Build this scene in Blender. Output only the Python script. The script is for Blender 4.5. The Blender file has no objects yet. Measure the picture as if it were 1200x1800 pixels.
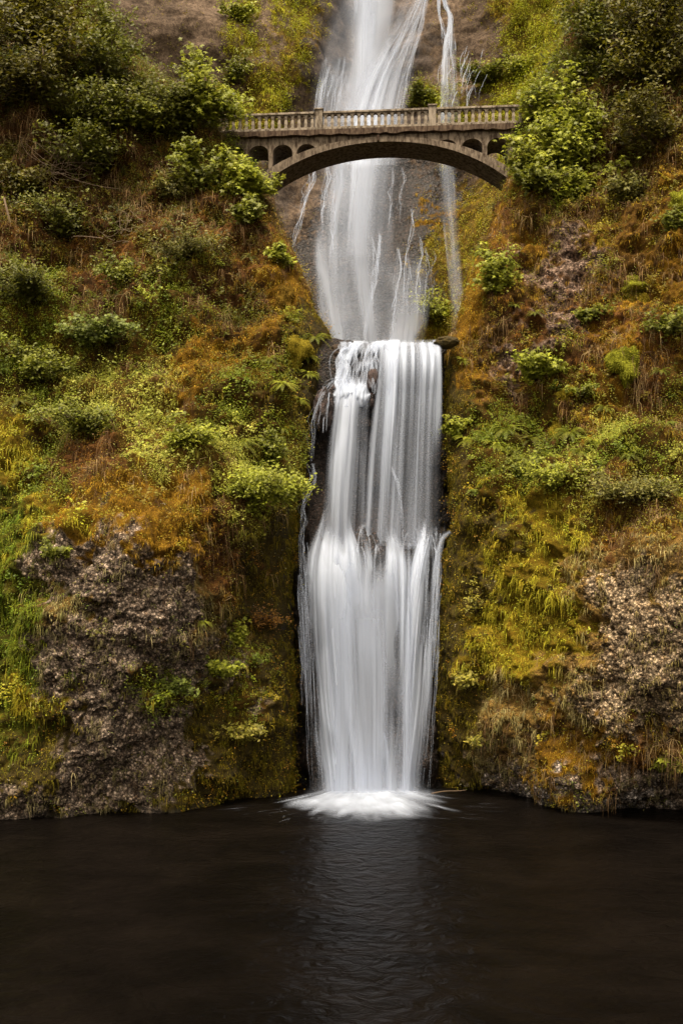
import bpy, math
import numpy as np

# ------------------------------------------------------------------ camera, world, sun, exposure
scene = bpy.context.scene
COL = scene.collection
F, HX, HY, CH = 1710.0, 600.0, 1098.0, 8.0        # focal length in photo pixels, horizon, eye height above the pool

cam_d = bpy.data.cameras.new("camera")
cam = bpy.data.objects.new("camera", cam_d)
COL.objects.link(cam)
cam.location = (0, 0, CH)
cam.rotation_euler = (math.radians(90), 0, 0)
cam_d.sensor_width = 36
cam_d.sensor_fit = 'AUTO'
cam_d.lens = F / 1800 * 36
cam_d.shift_y = (HY - 900) / 1800
cam_d.clip_end = 2000
scene.camera = cam

SUN_EL, SUN_AZ = math.radians(67), math.radians(200)   # azimuth measured clockwise from +Y
w = bpy.data.worlds.new("World")
scene.world = w
w.use_nodes = True
wn, wl = w.node_tree.nodes, w.node_tree.links
bg = wn["Background"]
sky = wn.new("ShaderNodeTexSky")
sky.sky_type = 'NISHITA'
sky.sun_disc = False
sky.sun_elevation = SUN_EL
sky.sun_rotation = SUN_AZ
sky.dust_density = 5
hs = wn.new("ShaderNodeHueSaturation")               # overcast: the blue is washed out of the sky
hs.inputs['Saturation'].default_value = 0.22
tint = wn.new("ShaderNodeMix"); tint.data_type = 'RGBA'; tint.blend_type = 'MULTIPLY'
tint.inputs[0].default_value = 1.0
tint.inputs[7].default_value = (1.0, 0.88, 0.71, 1)
wl.new(sky.outputs[0], hs.inputs['Color'])
wl.new(hs.outputs[0], tint.inputs[6])
wl.new(tint.outputs[2], bg.inputs[0])
bg.inputs[1].default_value = 0.10

sd = bpy.data.lights.new("sun", 'SUN')
sd.energy = 1.5
sd.angle = math.radians(14)
sd.color = (1.0, 0.88, 0.70)
sun = bpy.data.objects.new("sun", sd)
COL.objects.link(sun)
sun.rotation_euler = (math.radians(90) - SUN_EL, 0, math.pi - SUN_AZ + math.pi)
from mathutils import Vector
_dir = Vector((math.sin(SUN_AZ) * math.cos(SUN_EL), math.cos(SUN_AZ) * math.cos(SUN_EL), math.sin(SUN_EL)))
sun.rotation_euler = _dir.to_track_quat('Z', 'Y').to_euler()

scene.view_settings.view_transform = 'Standard'
scene.view_settings.look = 'None'
scene.view_settings.exposure = 1.85
scene.view_settings.gamma = 1.0
scene.render.engine = 'CYCLES'
scene.cycles.use_denoising = True
scene.cycles.transparent_max_bounces = 24
scene.cycles.max_bounces = 6
scene.cycles.diffuse_bounces = 3
scene.cycles.glossy_bounces = 2

# ------------------------------------------------------------------ helpers
def at(s, t, Y):
    s, t, Y = np.asarray(s, float), np.asarray(t, float), np.asarray(Y, float)
    return np.stack([(s - HX) / F * Y, Y + 0 * s, CH + (HY - t) / F * Y], -1)

def tag(o, label=None, cat=None, group=None, kind=None):
    if label: o['label'] = label
    if cat: o['category'] = cat
    if group: o['group'] = group
    if kind: o['kind'] = kind
    return o

def link(name, me, mat=None, parent=None, smooth=False):
    o = bpy.data.objects.new(name, me)
    COL.objects.link(o)
    if mat is not None: me.materials.append(mat)
    if parent is not None: o.parent = parent
    if smooth: me.shade_smooth()
    return o

def empty(name, loc=(0, 0, 0)):
    o = bpy.data.objects.new(name, None)
    o.empty_display_size = .3
    o.location = tuple(float(v) for v in loc)
    COL.objects.link(o)
    return o

def np_mesh(name, V, faces, attrs=None):
    """V (n,3); faces: list of int arrays (m,k); attrs: name -> (n,) float or (n,3) colour on points"""
    me = bpy.data.meshes.new(name)
    V = np.ascontiguousarray(V, np.float32)
    me.vertices.add(len(V)); me.vertices.foreach_set('co', V.ravel())
    fl = [np.asarray(f, np.int32) for f in faces if len(f)]
    idx = np.concatenate([f.ravel() for f in fl])
    tot = np.concatenate([np.full(len(f), f.shape[1], np.int32) for f in fl])
    st = np.concatenate([[0], np.cumsum(tot)[:-1]]).astype(np.int32)
    me.loops.add(len(idx)); me.loops.foreach_set('vertex_index', idx)
    me.polygons.add(len(tot)); me.polygons.foreach_set('loop_start', st)
    me.update(calc_edges=True)
    for k, a in (attrs or {}).items():
        a = np.asarray(a, np.float32)
        if a.ndim == 1:
            at_ = me.attributes.new(k, 'FLOAT', 'POINT'); at_.data.foreach_set('value', a)
        else:
            at_ = me.attributes.new(k, 'FLOAT_COLOR', 'POINT')
            c = np.ones((len(a), 4), np.float32); c[:, :3] = a
            at_.data.foreach_set('color', c.ravel())
    me.validate()
    return me

def grid_faces(nv, nu):
    j, i = np.mgrid[0:nv - 1, 0:nu - 1]
    a = (j * nu + i).ravel()
    return np.stack([a, a + 1, a + nu + 1, a + nu], -1)

def _h(ix, iy, iz, seed):
    with np.errstate(over='ignore'):
        x = (ix.astype(np.int64) * 374761393 + iy.astype(np.int64) * 668265263 + iz.astype(np.int64) * 2147483647 + seed * 974711) & 0xffffffff
        x = ((x ^ (x >> 13)) * 1274126177) & 0xffffffff
        x = ((x ^ (x >> 16)) * 2246822519) & 0xffffffff
        x = x ^ (x >> 15)
    return (x & 0xffffff).astype(np.float64) / 0xffffff

def vnoise(P, seed=0):
    P = np.asarray(P, float)
    b = np.floor(P); f = P - b; b = b.astype(np.int64)
    f = f * f * f * (f * (f * 6 - 15) + 10)
    r = 0
    for dx in (0, 1):
        wx = f[..., 0] if dx else 1 - f[..., 0]
        for dy in (0, 1):
            wy = f[..., 1] if dy else 1 - f[..., 1]
            for dz in (0, 1):
                wz = f[..., 2] if dz else 1 - f[..., 2]
                r = r + wx * wy * wz * _h(b[..., 0] + dx, b[..., 1] + dy, b[..., 2] + dz, seed)
    return r * 2 - 1

def fbm(P, oct=4, seed=0, gain=.5):
    P = np.asarray(P, float); a, r, n = 1., 0., 0.
    for o in range(oct):
        r = r + a * vnoise(P * 2 ** o + 17.3 * o, seed + o); n += a; a *= gain
    return r / n * 1.6

def voronoi(P, seed=0):
    P = np.asarray(P, float); b = np.floor(P).astype(np.int64)
    d1 = np.full(P.shape[:-1], 9.); d2 = d1.copy(); c = np.zeros(P.shape[:-1])
    for dx in (-1, 0, 1):
        for dy in (-1, 0, 1):
            for dz in (-1, 0, 1):
                ix, iy, iz = b[..., 0] + dx, b[..., 1] + dy, b[..., 2] + dz
                q = np.stack([ix + _h(ix, iy, iz, seed), iy + _h(ix, iy, iz, seed + 7), iz + _h(ix, iy, iz, seed + 13)], -1)
                d = np.sqrt(((q - P) ** 2).sum(-1))
                cl = d < d1
                d2 = np.where(cl, d1, np.minimum(d2, d))
                c = np.where(cl, _h(ix, iy, iz, seed + 29), c)
                d1 = np.where(cl, d, d1)
    return d1, d2, c

def sstep(a, b, x):
    x = np.clip((x - a) / (b - a), 0, 1)
    return x * x * (3 - 2 * x)

def smooth_table(xs, ys, tab, X, Y):
    """Catmull-like smooth lookup of a table: monotone cosine blends"""
    tab = np.asarray(tab, float); xs = np.asarray(xs, float); ys = np.asarray(ys, float)
    def cub(xp, fp_idx, x):
        i = np.clip(np.searchsorted(xp, x) - 1, 0, len(xp) - 2)
        t = np.clip((x - xp[i]) / (xp[i + 1] - xp[i]), 0, 1)
        return i, t
    i, tx = cub(xs, None, X); j, ty = cub(ys, None, Y)
    nx, ny = len(xs), len(ys)
    def H(p0, p1, p2, p3, h0, h1, h2, t):
        m1 = 0.5 * ((p2 - p1) / h1 + (p1 - p0) / h0) * h1
        m2 = 0.5 * ((p3 - p2) / h2 + (p2 - p1) / h1) * h1
        t2, t3 = t * t, t * t * t
        return (2 * t3 - 3 * t2 + 1) * p1 + (t3 - 2 * t2 + t) * m1 + (-2 * t3 + 3 * t2) * p2 + (t3 - t2) * m2
    def hx(i, n, xp):
        d = np.diff(xp)
        return d[np.clip(i - 1, 0, n - 2)], d[i], d[np.clip(i + 1, 0, n - 2)]
    hx0, hx1, hx2 = hx(i, nx, xs); hy0, hy1, hy2 = hx(j, ny, ys)
    rows = []
    for dj in (-1, 0, 1, 2):
        jj = np.clip(j + dj, 0, ny - 1)
        g = [tab[jj, np.clip(i + k, 0, nx - 1)] for k in (-1, 0, 1, 2)]
        rows.append(H(*g, hx0, hx1, hx2, tx))
    return H(*rows, hy0, hy1, hy2, ty)

# ------------------------------------------------------------------ materials
def newmat(name):
    m = bpy.data.materials.new(name); m.use_nodes = True
    n, l = m.node_tree.nodes, m.node_tree.links
    return m, n, l, n['Principled BSDF']

def N(n, typ, **kw):
    nd = n.new(typ)
    for k, v in kw.items():
        if k in ('data_type', 'blend_type', 'operation', 'feature', 'distance', 'attribute_name', 'interpolation_type'):
            setattr(nd, k, v)
        else:
            nd.inputs[k.replace('_', ' ')].default_value = v
    return nd

def mk_cliff(fs=1.0, con=1.0):
    m, n, l, b = newmat('cliff_ground')
    tc = n.new('ShaderNodeTexCoord')
    A = N(n, 'ShaderNodeAttribute', attribute_name='ColA'); B = N(n, 'ShaderNodeAttribute', attribute_name='ColB')
    R = N(n, 'ShaderNodeAttribute', attribute_name='rock'); W = N(n, 'ShaderNodeAttribute', attribute_name='wet')
    no = N(n, 'ShaderNodeTexNoise', Scale=3.2, Detail=9, Roughness=.68); l.new(tc.outputs['Object'], no.inputs['Vector'])
    r1 = N(n, 'ShaderNodeMapRange', From_Min=.42, From_Max=.60); l.new(no.outputs[0], r1.inputs[0])
    mx = N(n, 'ShaderNodeMix', data_type='RGBA'); l.new(r1.outputs[0], mx.inputs[0]); l.new(A.outputs[0], mx.inputs[6]); l.new(B.outputs[0], mx.inputs[7])
    # stones set in the rock: each its own tone, dark gaps of soil between them
    no3 = N(n, 'ShaderNodeTexNoise', Scale=6, Detail=3); l.new(tc.outputs['Object'], no3.inputs['Vector'])
    wv = N(n, 'ShaderNodeMix', data_type='RGBA'); wv.inputs[0].default_value = .09
    l.new(tc.outputs['Object'], wv.inputs[6]); l.new(no3.outputs[1], wv.inputs[7])
    vo = N(n, 'ShaderNodeTexVoronoi', Scale=10.5 * fs); l.new(wv.outputs[2], vo.inputs['Vector'])
    sep = n.new('ShaderNodeSeparateColor'); l.new(vo.outputs['Color'], sep.inputs[0])
    pw = N(n, 'ShaderNodeMath', operation='POWER'); l.new(sep.outputs[0], pw.inputs[0]); pw.inputs[1].default_value = 1.7
    mr = N(n, 'ShaderNodeMapRange', From_Min=0, From_Max=1, To_Min=.35, To_Max=2.0); l.new(pw.outputs[0], mr.inputs[0])
    ed = N(n, 'ShaderNodeMapRange', From_Min=.30, From_Max=.62, To_Min=1.0, To_Max=.35); l.new(vo.outputs['Distance'], ed.inputs[0])
    ml = N(n, 'ShaderNodeMath', operation='MULTIPLY'); l.new(mr.outputs[0], ml.inputs[0]); l.new(ed.outputs[0], ml.inputs[1])
    # rock amount per point with a ragged threshold
    no2 = N(n, 'ShaderNodeTexNoise', Scale=1.6, Detail=6, Roughness=.6); l.new(tc.outputs['Object'], no2.inputs['Vector'])
    ad = N(n, 'ShaderNodeMath', operation='ADD'); l.new(R.outputs['Fac'], ad.inputs[0]); l.new(no2.outputs[0], ad.inputs[1])
    rr = N(n, 'ShaderNodeMapRange', From_Min=.85, From_Max=1.1); l.new(ad.outputs[0], rr.inputs[0])
    k = N(n, 'ShaderNodeMix', data_type='FLOAT'); l.new(rr.outputs[0], k.inputs[0]); k.inputs[2].default_value = 1.0; l.new(ml.outputs[0], k.inputs[3])
    no4 = N(n, 'ShaderNodeTexNoise', Scale=24 * fs, Detail=4, Roughness=.7); l.new(tc.outputs['Object'], no4.inputs['Vector'])
    m4 = N(n, 'ShaderNodeMapRange', From_Min=.34, From_Max=.66, To_Min=1 - .65 * con, To_Max=1 + .75 * con); l.new(no4.outputs[0], m4.inputs[0])
    kk = N(n, 'ShaderNodeMath', operation='MULTIPLY'); l.new(k.outputs[0], kk.inputs[0]); l.new(m4.outputs[0], kk.inputs[1])
    fin = N(n, 'ShaderNodeVectorMath', operation='SCALE'); l.new(mx.outputs[2], fin.inputs[0]); l.new(kk.outputs[0], fin.inputs['Scale'])
    l.new(fin.outputs[0], b.inputs['Base Color'])
    ro = N(n, 'ShaderNodeMapRange', From_Min=0, From_Max=1, To_Min=.95, To_Max=.45); l.new(W.outputs['Fac'], ro.inputs[0]); l.new(ro.outputs[0], b.inputs['Roughness'])
    sp = N(n, 'ShaderNodeMapRange', From_Min=0, From_Max=1, To_Min=.10, To_Max=.32); l.new(W.outputs['Fac'], sp.inputs[0]); l.new(sp.outputs[0], b.inputs['Specular IOR Level'])
    b1 = N(n, 'ShaderNodeBump', Strength=.8, Distance=.09)
    hh = N(n, 'ShaderNodeMath', operation='MULTIPLY'); l.new(ed.outputs[0], hh.inputs[0]); l.new(rr.outputs[0], hh.inputs[1])
    h2 = N(n, 'ShaderNodeMath', operation='ADD'); l.new(hh.outputs[0], h2.inputs[0]); l.new(no4.outputs[0], h2.inputs[1])
    h3 = N(n, 'ShaderNodeMath', operation='ADD'); l.new(h2.outputs[0], h3.inputs[0]); l.new(no.outputs[0], h3.inputs[1])
    l.new(h3.outputs[0], b1.inputs['Height']); l.new(b1.outputs[0], b.inputs['Normal'])
    return m

def mk_leaf(name='foliage', rough=.55, transl=.35, spec=.3):
    m, n, l, b = newmat(name)
    A = N(n, 'ShaderNodeAttribute', attribute_name='Col')
    l.new(A.outputs[0], b.inputs['Base Color'])
    b.inputs['Roughness'].default_value = rough
    b.inputs['Specular IOR Level'].default_value = spec
    tr = n.new('ShaderNodeBsdfTranslucent'); l.new(A.outputs[0], tr.inputs[0])
    ms = n.new('ShaderNodeMixShader'); ms.inputs[0].default_value = transl
    out = n['Material Output']
    l.new(b.outputs[0], ms.inputs[1]); l.new(tr.outputs[0], ms.inputs[2]); l.new(ms.outputs[0], out.inputs[0])
    return m

def mk_water_white():
    m, n, l, b = newmat('falling_water')
    A = N(n, 'ShaderNodeAttribute', attribute_name='alpha')
    b.inputs['Base Color'].default_value = (.505, .565, .69, 1)
    b.inputs['Roughness'].default_value = .7
    b.inputs['Specular IOR Level'].default_value = .2
    tr = n.new('ShaderNodeBsdfTranslucent'); tr.inputs[0].default_value = (.505, .565, .69, 1)
    ms = n.new('ShaderNodeMixShader'); ms.inputs[0].default_value = .3
    tp = n.new('ShaderNodeBsdfTransparent'); m2 = n.new('ShaderNodeMixShader')
    l.new(b.outputs[0], ms.inputs[1]); l.new(tr.outputs[0], ms.inputs[2])
    l.new(A.outputs['Fac'], m2.inputs[0]); l.new(tp.outputs[0], m2.inputs[1]); l.new(ms.outputs[0], m2.inputs[2])
    l.new(m2.outputs[0], n['Material Output'].inputs[0])
    return m

def mk_pool(name='pool_water', c=(.0030, .0024, .0020), spec=.05):
    m, n, l, b = newmat(name)
    tc = n.new('ShaderNodeTexCoord'); mp = n.new('ShaderNodeMapping'); l.new(tc.outputs['Object'], mp.inputs[0])
    mp.inputs['Scale'].default_value = (.30, .42, 1); mp.inputs['Rotation'].default_value = (0, 0, .35)
    no = N(n, 'ShaderNodeTexNoise', Scale=.9, Detail=6, Roughness=.6, Distortion=.8); l.new(mp.outputs[0], no.inputs['Vector'])
    cr = n.new('ShaderNodeValToRGB'); l.new(no.outputs[0], cr.inputs[0])
    cr.color_ramp.elements[0].position = .38; cr.color_ramp.elements[0].color = (c[0] * .7, c[1] * .7, c[2] * .7, 1)
    cr.color_ramp.elements[1].position = .75; cr.color_ramp.elements[1].color = (c[0] * 1.8, c[1] * 1.7, c[2] * 1.6, 1)
    l.new(cr.outputs[0], b.inputs['Base Color'])
    b.inputs['Roughness'].default_value = .28
    b.inputs['IOR'].default_value = 1.33
    b.inputs['Specular IOR Level'].default_value = spec
    n2 = N(n, 'ShaderNodeTexNoise', Scale=5.0, Detail=4, Roughness=.5, Distortion=.8); l.new(mp.outputs[0], n2.inputs['Vector'])
    bp = N(n, 'ShaderNodeBump', Strength=.5, Distance=.25); l.new(n2.outputs[0], bp.inputs['Height']); l.new(bp.outputs[0], b.inputs['Normal'])
    return m

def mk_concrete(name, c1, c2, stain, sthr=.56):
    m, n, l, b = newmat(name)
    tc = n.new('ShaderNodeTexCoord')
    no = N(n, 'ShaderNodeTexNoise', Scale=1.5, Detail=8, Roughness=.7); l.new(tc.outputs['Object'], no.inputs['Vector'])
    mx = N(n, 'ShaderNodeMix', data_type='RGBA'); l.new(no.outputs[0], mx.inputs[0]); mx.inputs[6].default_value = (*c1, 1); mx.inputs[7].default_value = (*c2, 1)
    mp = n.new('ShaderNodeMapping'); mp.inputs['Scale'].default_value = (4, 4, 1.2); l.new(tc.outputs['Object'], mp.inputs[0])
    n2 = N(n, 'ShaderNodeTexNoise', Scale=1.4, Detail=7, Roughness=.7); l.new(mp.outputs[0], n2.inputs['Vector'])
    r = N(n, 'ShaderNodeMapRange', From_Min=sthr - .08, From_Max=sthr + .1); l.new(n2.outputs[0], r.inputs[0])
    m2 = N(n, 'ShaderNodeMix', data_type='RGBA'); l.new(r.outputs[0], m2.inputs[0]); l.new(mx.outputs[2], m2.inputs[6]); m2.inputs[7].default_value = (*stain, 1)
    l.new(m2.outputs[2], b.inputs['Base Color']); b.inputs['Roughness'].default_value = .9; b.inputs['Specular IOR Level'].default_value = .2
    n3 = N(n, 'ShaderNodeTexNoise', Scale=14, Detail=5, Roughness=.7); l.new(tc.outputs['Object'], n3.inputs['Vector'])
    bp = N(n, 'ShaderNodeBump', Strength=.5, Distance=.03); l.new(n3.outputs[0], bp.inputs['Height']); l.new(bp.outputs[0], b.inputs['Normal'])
    return m

def mk_bark():
    m, n, l, b = newmat('bark')
    tc = n.new('ShaderNodeTexCoord')
    no = N(n, 'ShaderNodeTexNoise', Scale=5, Detail=6); l.new(tc.outputs['Object'], no.inputs['Vector'])
    cr = n.new('ShaderNodeValToRGB'); l.new(no.outputs[0], cr.inputs[0])
    cr.color_ramp.elements[0].color = (.030, .018, .010, 1); cr.color_ramp.elements[1].color = (.13, .085, .045, 1)
    l.new(cr.outputs[0], b.inputs['Base Color']); b.inputs['Roughness'].default_value = .9
    return m

M_CLIFF = mk_cliff(); M_FAR = mk_cliff(.45, .7); M_LEAF = mk_leaf(); M_GRASS = mk_leaf('grass_blades', .7, .3, .15); M_WHITE = mk_water_white()
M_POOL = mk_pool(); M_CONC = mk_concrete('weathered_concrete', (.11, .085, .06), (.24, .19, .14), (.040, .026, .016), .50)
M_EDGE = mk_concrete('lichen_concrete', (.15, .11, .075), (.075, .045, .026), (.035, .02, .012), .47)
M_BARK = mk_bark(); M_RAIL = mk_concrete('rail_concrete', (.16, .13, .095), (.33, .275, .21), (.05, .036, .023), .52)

# ------------------------------------------------------------------ ground cover table
# letter: ground colours A/B, rock, wet, grass (density, length, colours), leaves (density, colours)
CV = {
 'K': ((.020,.018,.006), (.045,.026,.010), .0, 0,  .5, .35, (.040,.045,.008), (.060,.040,.012),  .9, (.022,.040,.006), (.050,.070,.010)),
 'D': ((.030,.020,.010), (.060,.032,.014), .1, 0,  1.1, .40, (.080,.070,.014), (.105,.062,.018),  1.0, (.050,.070,.010), (.085,.085,.014)),
 'G': ((.045,.045,.012), (.080,.050,.015), .0, 0,  .7, .35, (.080,.090,.014), (.130,.110,.020), 1.6, (.065,.110,.014), (.120,.150,.022)),
 'g': ((.070,.065,.018), (.110,.075,.024), .0, 0, 1.4, .40, (.170,.200,.060), (.270,.250,.110), 2.0, (.150,.200,.055), (.230,.260,.100)),
 'O': ((.120,.078,.014), (.190,.135,.018), .1, 0,  2.2, .24, (.230,.165,.020), (.170,.105,.018),  .3, (.120,.130,.016), (.180,.150,.020)),
 'R': ((.36,.275,.205), (.135,.088,.056), 1., .2, .75, .34, (.200,.165,.095), (.130,.115,.050), .06, (.120,.160,.020), (.150,.120,.020)),
 'r': ((.40,.30,.19), (.20,.13,.07), 1., 0,  .8, .28, (.260,.200,.100), (.160,.130,.045), .03, (.110,.150,.020), (.180,.130,.020)),
 'W': ((.60,.52,.46), (.10,.062,.042), 1., .35, .05, .2, (.160,.130,.050), (.120,.090,.030), .08, (.110,.150,.020), (.180,.130,.020)),
 'S': ((.100,.078,.042), (.130,.105,.050), .5, 0, 1.9, .48, (.270,.220,.110), (.190,.165,.060), .05, (.110,.150,.020), (.150,.120,.020)),
 'Y': ((.120,.120,.014), (.160,.130,.018), .0, 0, 2.0, .50, (.145,.165,.020), (.220,.195,.036),  .5, (.140,.190,.025), (.190,.190,.025)),
 'V': ((.040,.060,.010), (.065,.060,.012), .0, 0, 2.2, .55, (.058,.110,.014), (.110,.125,.020),  .3, (.080,.150,.016), (.120,.150,.020)),
 'M': ((.030,.028,.006), (.060,.052,.008), .1, .35, 2.2, .36, (.060,.062,.008), (.100,.085,.011), .30, (.130,.150,.016), (.200,.110,.016)),
 'B': ((.075,.044,.024), (.040,.024,.014), .35, 0, .9, .35, (.150,.090,.022), (.110,.055,.018),  .3, (.090,.100,.016), (.160,.080,.016)),
 'b': ((.100,.068,.022), (.055,.036,.016), .2, 0,  1.4, .32, (.190,.135,.024), (.120,.090,.020),  .5, (.095,.110,.016), (.150,.140,.020)),
 'N': ((.240,.165,.120), (.085,.050,.035), .6, 0,  .3, .30, (.180,.140,.030), (.120,.090,.020),  .2, (.100,.120,.018), (.150,.140,.020)),
 'P': ((.040,.026,.020), (.020,.012,.009), .7, 1., .0, .1, (.05,.05,.01), (.05,.05,.01),  .0, (.1,.1,.01), (.1,.1,.01)),
 'F': ((.115,.082,.056), (.070,.048,.033), .25, 0,  .03, .2, (.13,.11,.02), (.11,.08,.02),  .02, (.12,.14,.02), (.1,.1,.01)),
 'f': ((.080,.060,.046), (.050,.036,.028), .2, .3, .0, .2, (.13,.11,.02), (.11,.08,.02),  .0, (.12,.14,.02), (.1,.1,.01)),
 'H': ((.120,.140,.016), (.105,.080,.022), .0, 0,  .8, .45, (.150,.190,.020), (.190,.190,.028),  .8, (.140,.200,.022), (.180,.200,.030)),
 'h': ((.130,.100,.028), (.090,.085,.020), .2, .1, .5, .40, (.130,.135,.020), (.160,.125,.024),  .5, (.120,.150,.020), (.150,.130,.020)),
}
KEYS = list(CV)
def cvcol(i): return np.array([CV[k][i] for k in KEYS], float)
T = [cvcol(i) for i in range(11)]
_veg = np.array([k in 'KDGgOYVMbHhBS' for k in KEYS])[:, None]
_dry = np.array([k in 'SRrW' for k in KEYS])[:, None]
for _i in (6, 7, 9, 10): T[_i] = T[_i] * np.where(_dry, np.array([1.12, 1.1, .95]), np.array([1.58, 1.34, .55]))
for _i in (0, 1): T[_i] = np.where(_veg, T[_i] * np.array([1.35, 1.02, .5]), T[_i])
_lush = np.array([1.18 if k in 'GgYHh' else 1. for k in KEYS])[:, None]
for _i in (6, 7, 9, 10): T[_i] = T[_i] * _lush
_soil = np.array([.62 if k in 'KDGgOYVMbHh' else 1. for k in KEYS])[:, None]
T[0] = T[0] * _soil; T[1] = T[1] * _soil * .8

def cover_weights(rows, s0, t0, S, Tt, Pw, warp=34, seed=3, cell=50.):
    """soft, ragged lookup of the letter map"""
    idx = np.array([[KEYS.index(c) for c in r] for r in rows])
    nr, nc = idx.shape
    wx = S + 1.3 * warp * fbm(Pw * .5, 4, seed) + .8 * warp * vnoise(Pw * 2.4, seed + 20) + .7 * warp * vnoise(Pw * 6, seed + 23)
    wy = Tt + 1.3 * warp * fbm(Pw * .5 + 40, 4, seed + 5) + .8 * warp * vnoise(Pw * 2.4 + 9, seed + 21) + .7 * warp * vnoise(Pw * 6, seed + 24)
    x = (wx - s0) / cell - .5; y = (wy - t0) / cell - .5
    xi, yi = np.floor(x), np.floor(y); fx, fy = x - xi, y - yi
    fx = sstep(.25, .75, fx); fy = sstep(.25, .75, fy)
    Wt = np.zeros(S.shape + (len(KEYS),), np.float32)
    flat = Wt.reshape(-1, len(KEYS)); ar = np.arange(flat.shape[0])
    for dx in (0, 1):
        for dy in (0, 1):
            c = idx[np.clip(yi + dy, 0, nr - 1).astype(int), np.clip(xi + dx, 0, nc - 1).astype(int)]
            wgt = (fx if dx else 1 - fx) * (fy if dy else 1 - fy)
            np.add.at(flat, (ar, c.ravel()), wgt.ravel())
    return Wt

class Wall:
    """a cliff: a grid of points with real depth, folded back at its free edge"""
    def __init__(s_, name, label, s_out, sil, depth, rows, r0, tt, nu, seed, back=0, disp=1., side=None, warp=34, rough=1.):
        t = tt
        nv = len(t)
        silv = np.interp(t, *zip(*sil)) if sil else None
        u = np.linspace(0, 1, nu)
        if sil is None:
            S = np.broadcast_to(s_out[0] + (s_out[1] - s_out[0]) * u, (nv, nu)).copy()
        else:
            S = s_out + (silv[:, None] - s_out) * u[None, :]
        Tt = np.broadcast_to(t[:, None], S.shape).copy()
        D = smooth_table(depth[0], depth[1], depth[2], S, Tt)
        if sil is not None:                                  # round the corner off
            d = np.abs(silv[:, None] - S); k = np.clip(1 - d / 26., 0, 1)
            D = D + 1.7 * (1 - np.sqrt(np.clip(1 - k * k, 0, 1)))
        P = at(S, Tt, D)
        if back:                                             # the side that faces the gorge
            e = P[:, -1]; sg = math.copysign(1, s_out - 600)
            bk = np.linspace(0, 1, back + 1)[1:]
            Yb = e[:, None, 1] + (92 - e[:, None, 1]) * bk ** 1.3
            Xb = e[:, None, 0] * (Yb / e[:, None, 1]) + sg * 1.5 * bk ** .5
            Zb = np.broadcast_to(e[:, None, 2], Yb.shape)
            P = np.concatenate([P, np.stack([Xb, Yb, Zb], -1)], 1)
            S = np.concatenate([S, np.broadcast_to(silv[:, None], Yb.shape)], 1)
            Tt = np.concatenate([Tt, np.broadcast_to(t[:, None], Yb.shape)], 1)
        s_.S, s_.T, s_.nf = S, Tt, nu
        Wt = cover_weights(rows, r0[0], r0[1], S, Tt, P, seed=seed, warp=warp)
        g = lambda i: (Wt @ T[i]).astype(float)
        rock, wet = g(2), g(3)
        # relief
        dv = np.gradient(P, axis=0); du = np.gradient(P, axis=1)
        n = np.cross(du, dv); n /= np.linalg.norm(n, axis=-1, keepdims=True) + 1e-9
        if n[nv // 2, nu // 2, 1] > 0: n = -n
        cell = P * np.array([1.0, 1.0, .8])
        d1, d2, cr = voronoi(cell * 5.2 + .5 * fbm(P * 1.5, 2, seed)[..., None], seed)
        e1, e2, er = voronoi(cell * .75 + .6 * fbm(P * .6, 2, seed + 3)[..., None], seed + 1)
        h = .95 * fbm(P * .22, 3, seed) + (.3 + .7 * rough) * .62 * (1 - .55 * rock) * fbm(P * np.array([.6, .6, .85]), 3, seed + 4)
        h += rough * (.4 + .25 * rock) * (.42 * (er - .5) * sstep(0, .12, e2 - e1))
        h += rough * rock * (.07 * (cr - .4) * sstep(0, .2, d2 - d1) + .04 * sstep(0, .25, d2 - d1))
        h += rough * (1 - .6 * rock) * .26 * fbm(P * 2.2, 3, seed + 8) + rough * .04 * fbm(P * 9, 2, seed + 9)
        if sil is not None and True:
            d = np.abs(silv[:, None] - S); h *= .12 + .88 * sstep(0, 75, d)
        P = P + n * (h * disp)[..., None]
        s_.P = P
        dv = np.gradient(P, axis=0); du = np.gradient(P, axis=1)
        n2 = np.cross(du, dv); ar = np.linalg.norm(n2, axis=-1); n2 /= ar[..., None] + 1e-9
        if n2[nv // 2, nu // 2, 1] > 0: n2 = -n2
        s_.Nn, s_.area, s_.W = n2, ar, Wt
        a, b = g(0), g(1)
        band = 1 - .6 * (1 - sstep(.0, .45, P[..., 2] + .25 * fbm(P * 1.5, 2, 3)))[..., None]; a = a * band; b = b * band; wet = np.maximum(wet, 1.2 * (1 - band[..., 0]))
        va = 1 + .35 * fbm(P * .5, 3, seed + 11)[..., None]
        shp = P.shape[:2]
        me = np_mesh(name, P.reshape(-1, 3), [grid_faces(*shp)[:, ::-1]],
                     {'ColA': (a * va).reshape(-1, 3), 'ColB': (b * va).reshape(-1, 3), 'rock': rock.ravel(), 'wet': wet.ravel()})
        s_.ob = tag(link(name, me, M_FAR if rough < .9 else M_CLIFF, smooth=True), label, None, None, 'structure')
    def find(s_, s, t):
        j = int(np.argmin(np.abs(s_.T[:, 0] - t)))
        i = int(np.argmin(np.abs(s_.S[j, :s_.nf] - s)))
        return s_.P[j, i], s_.Nn[j, i]

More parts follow.
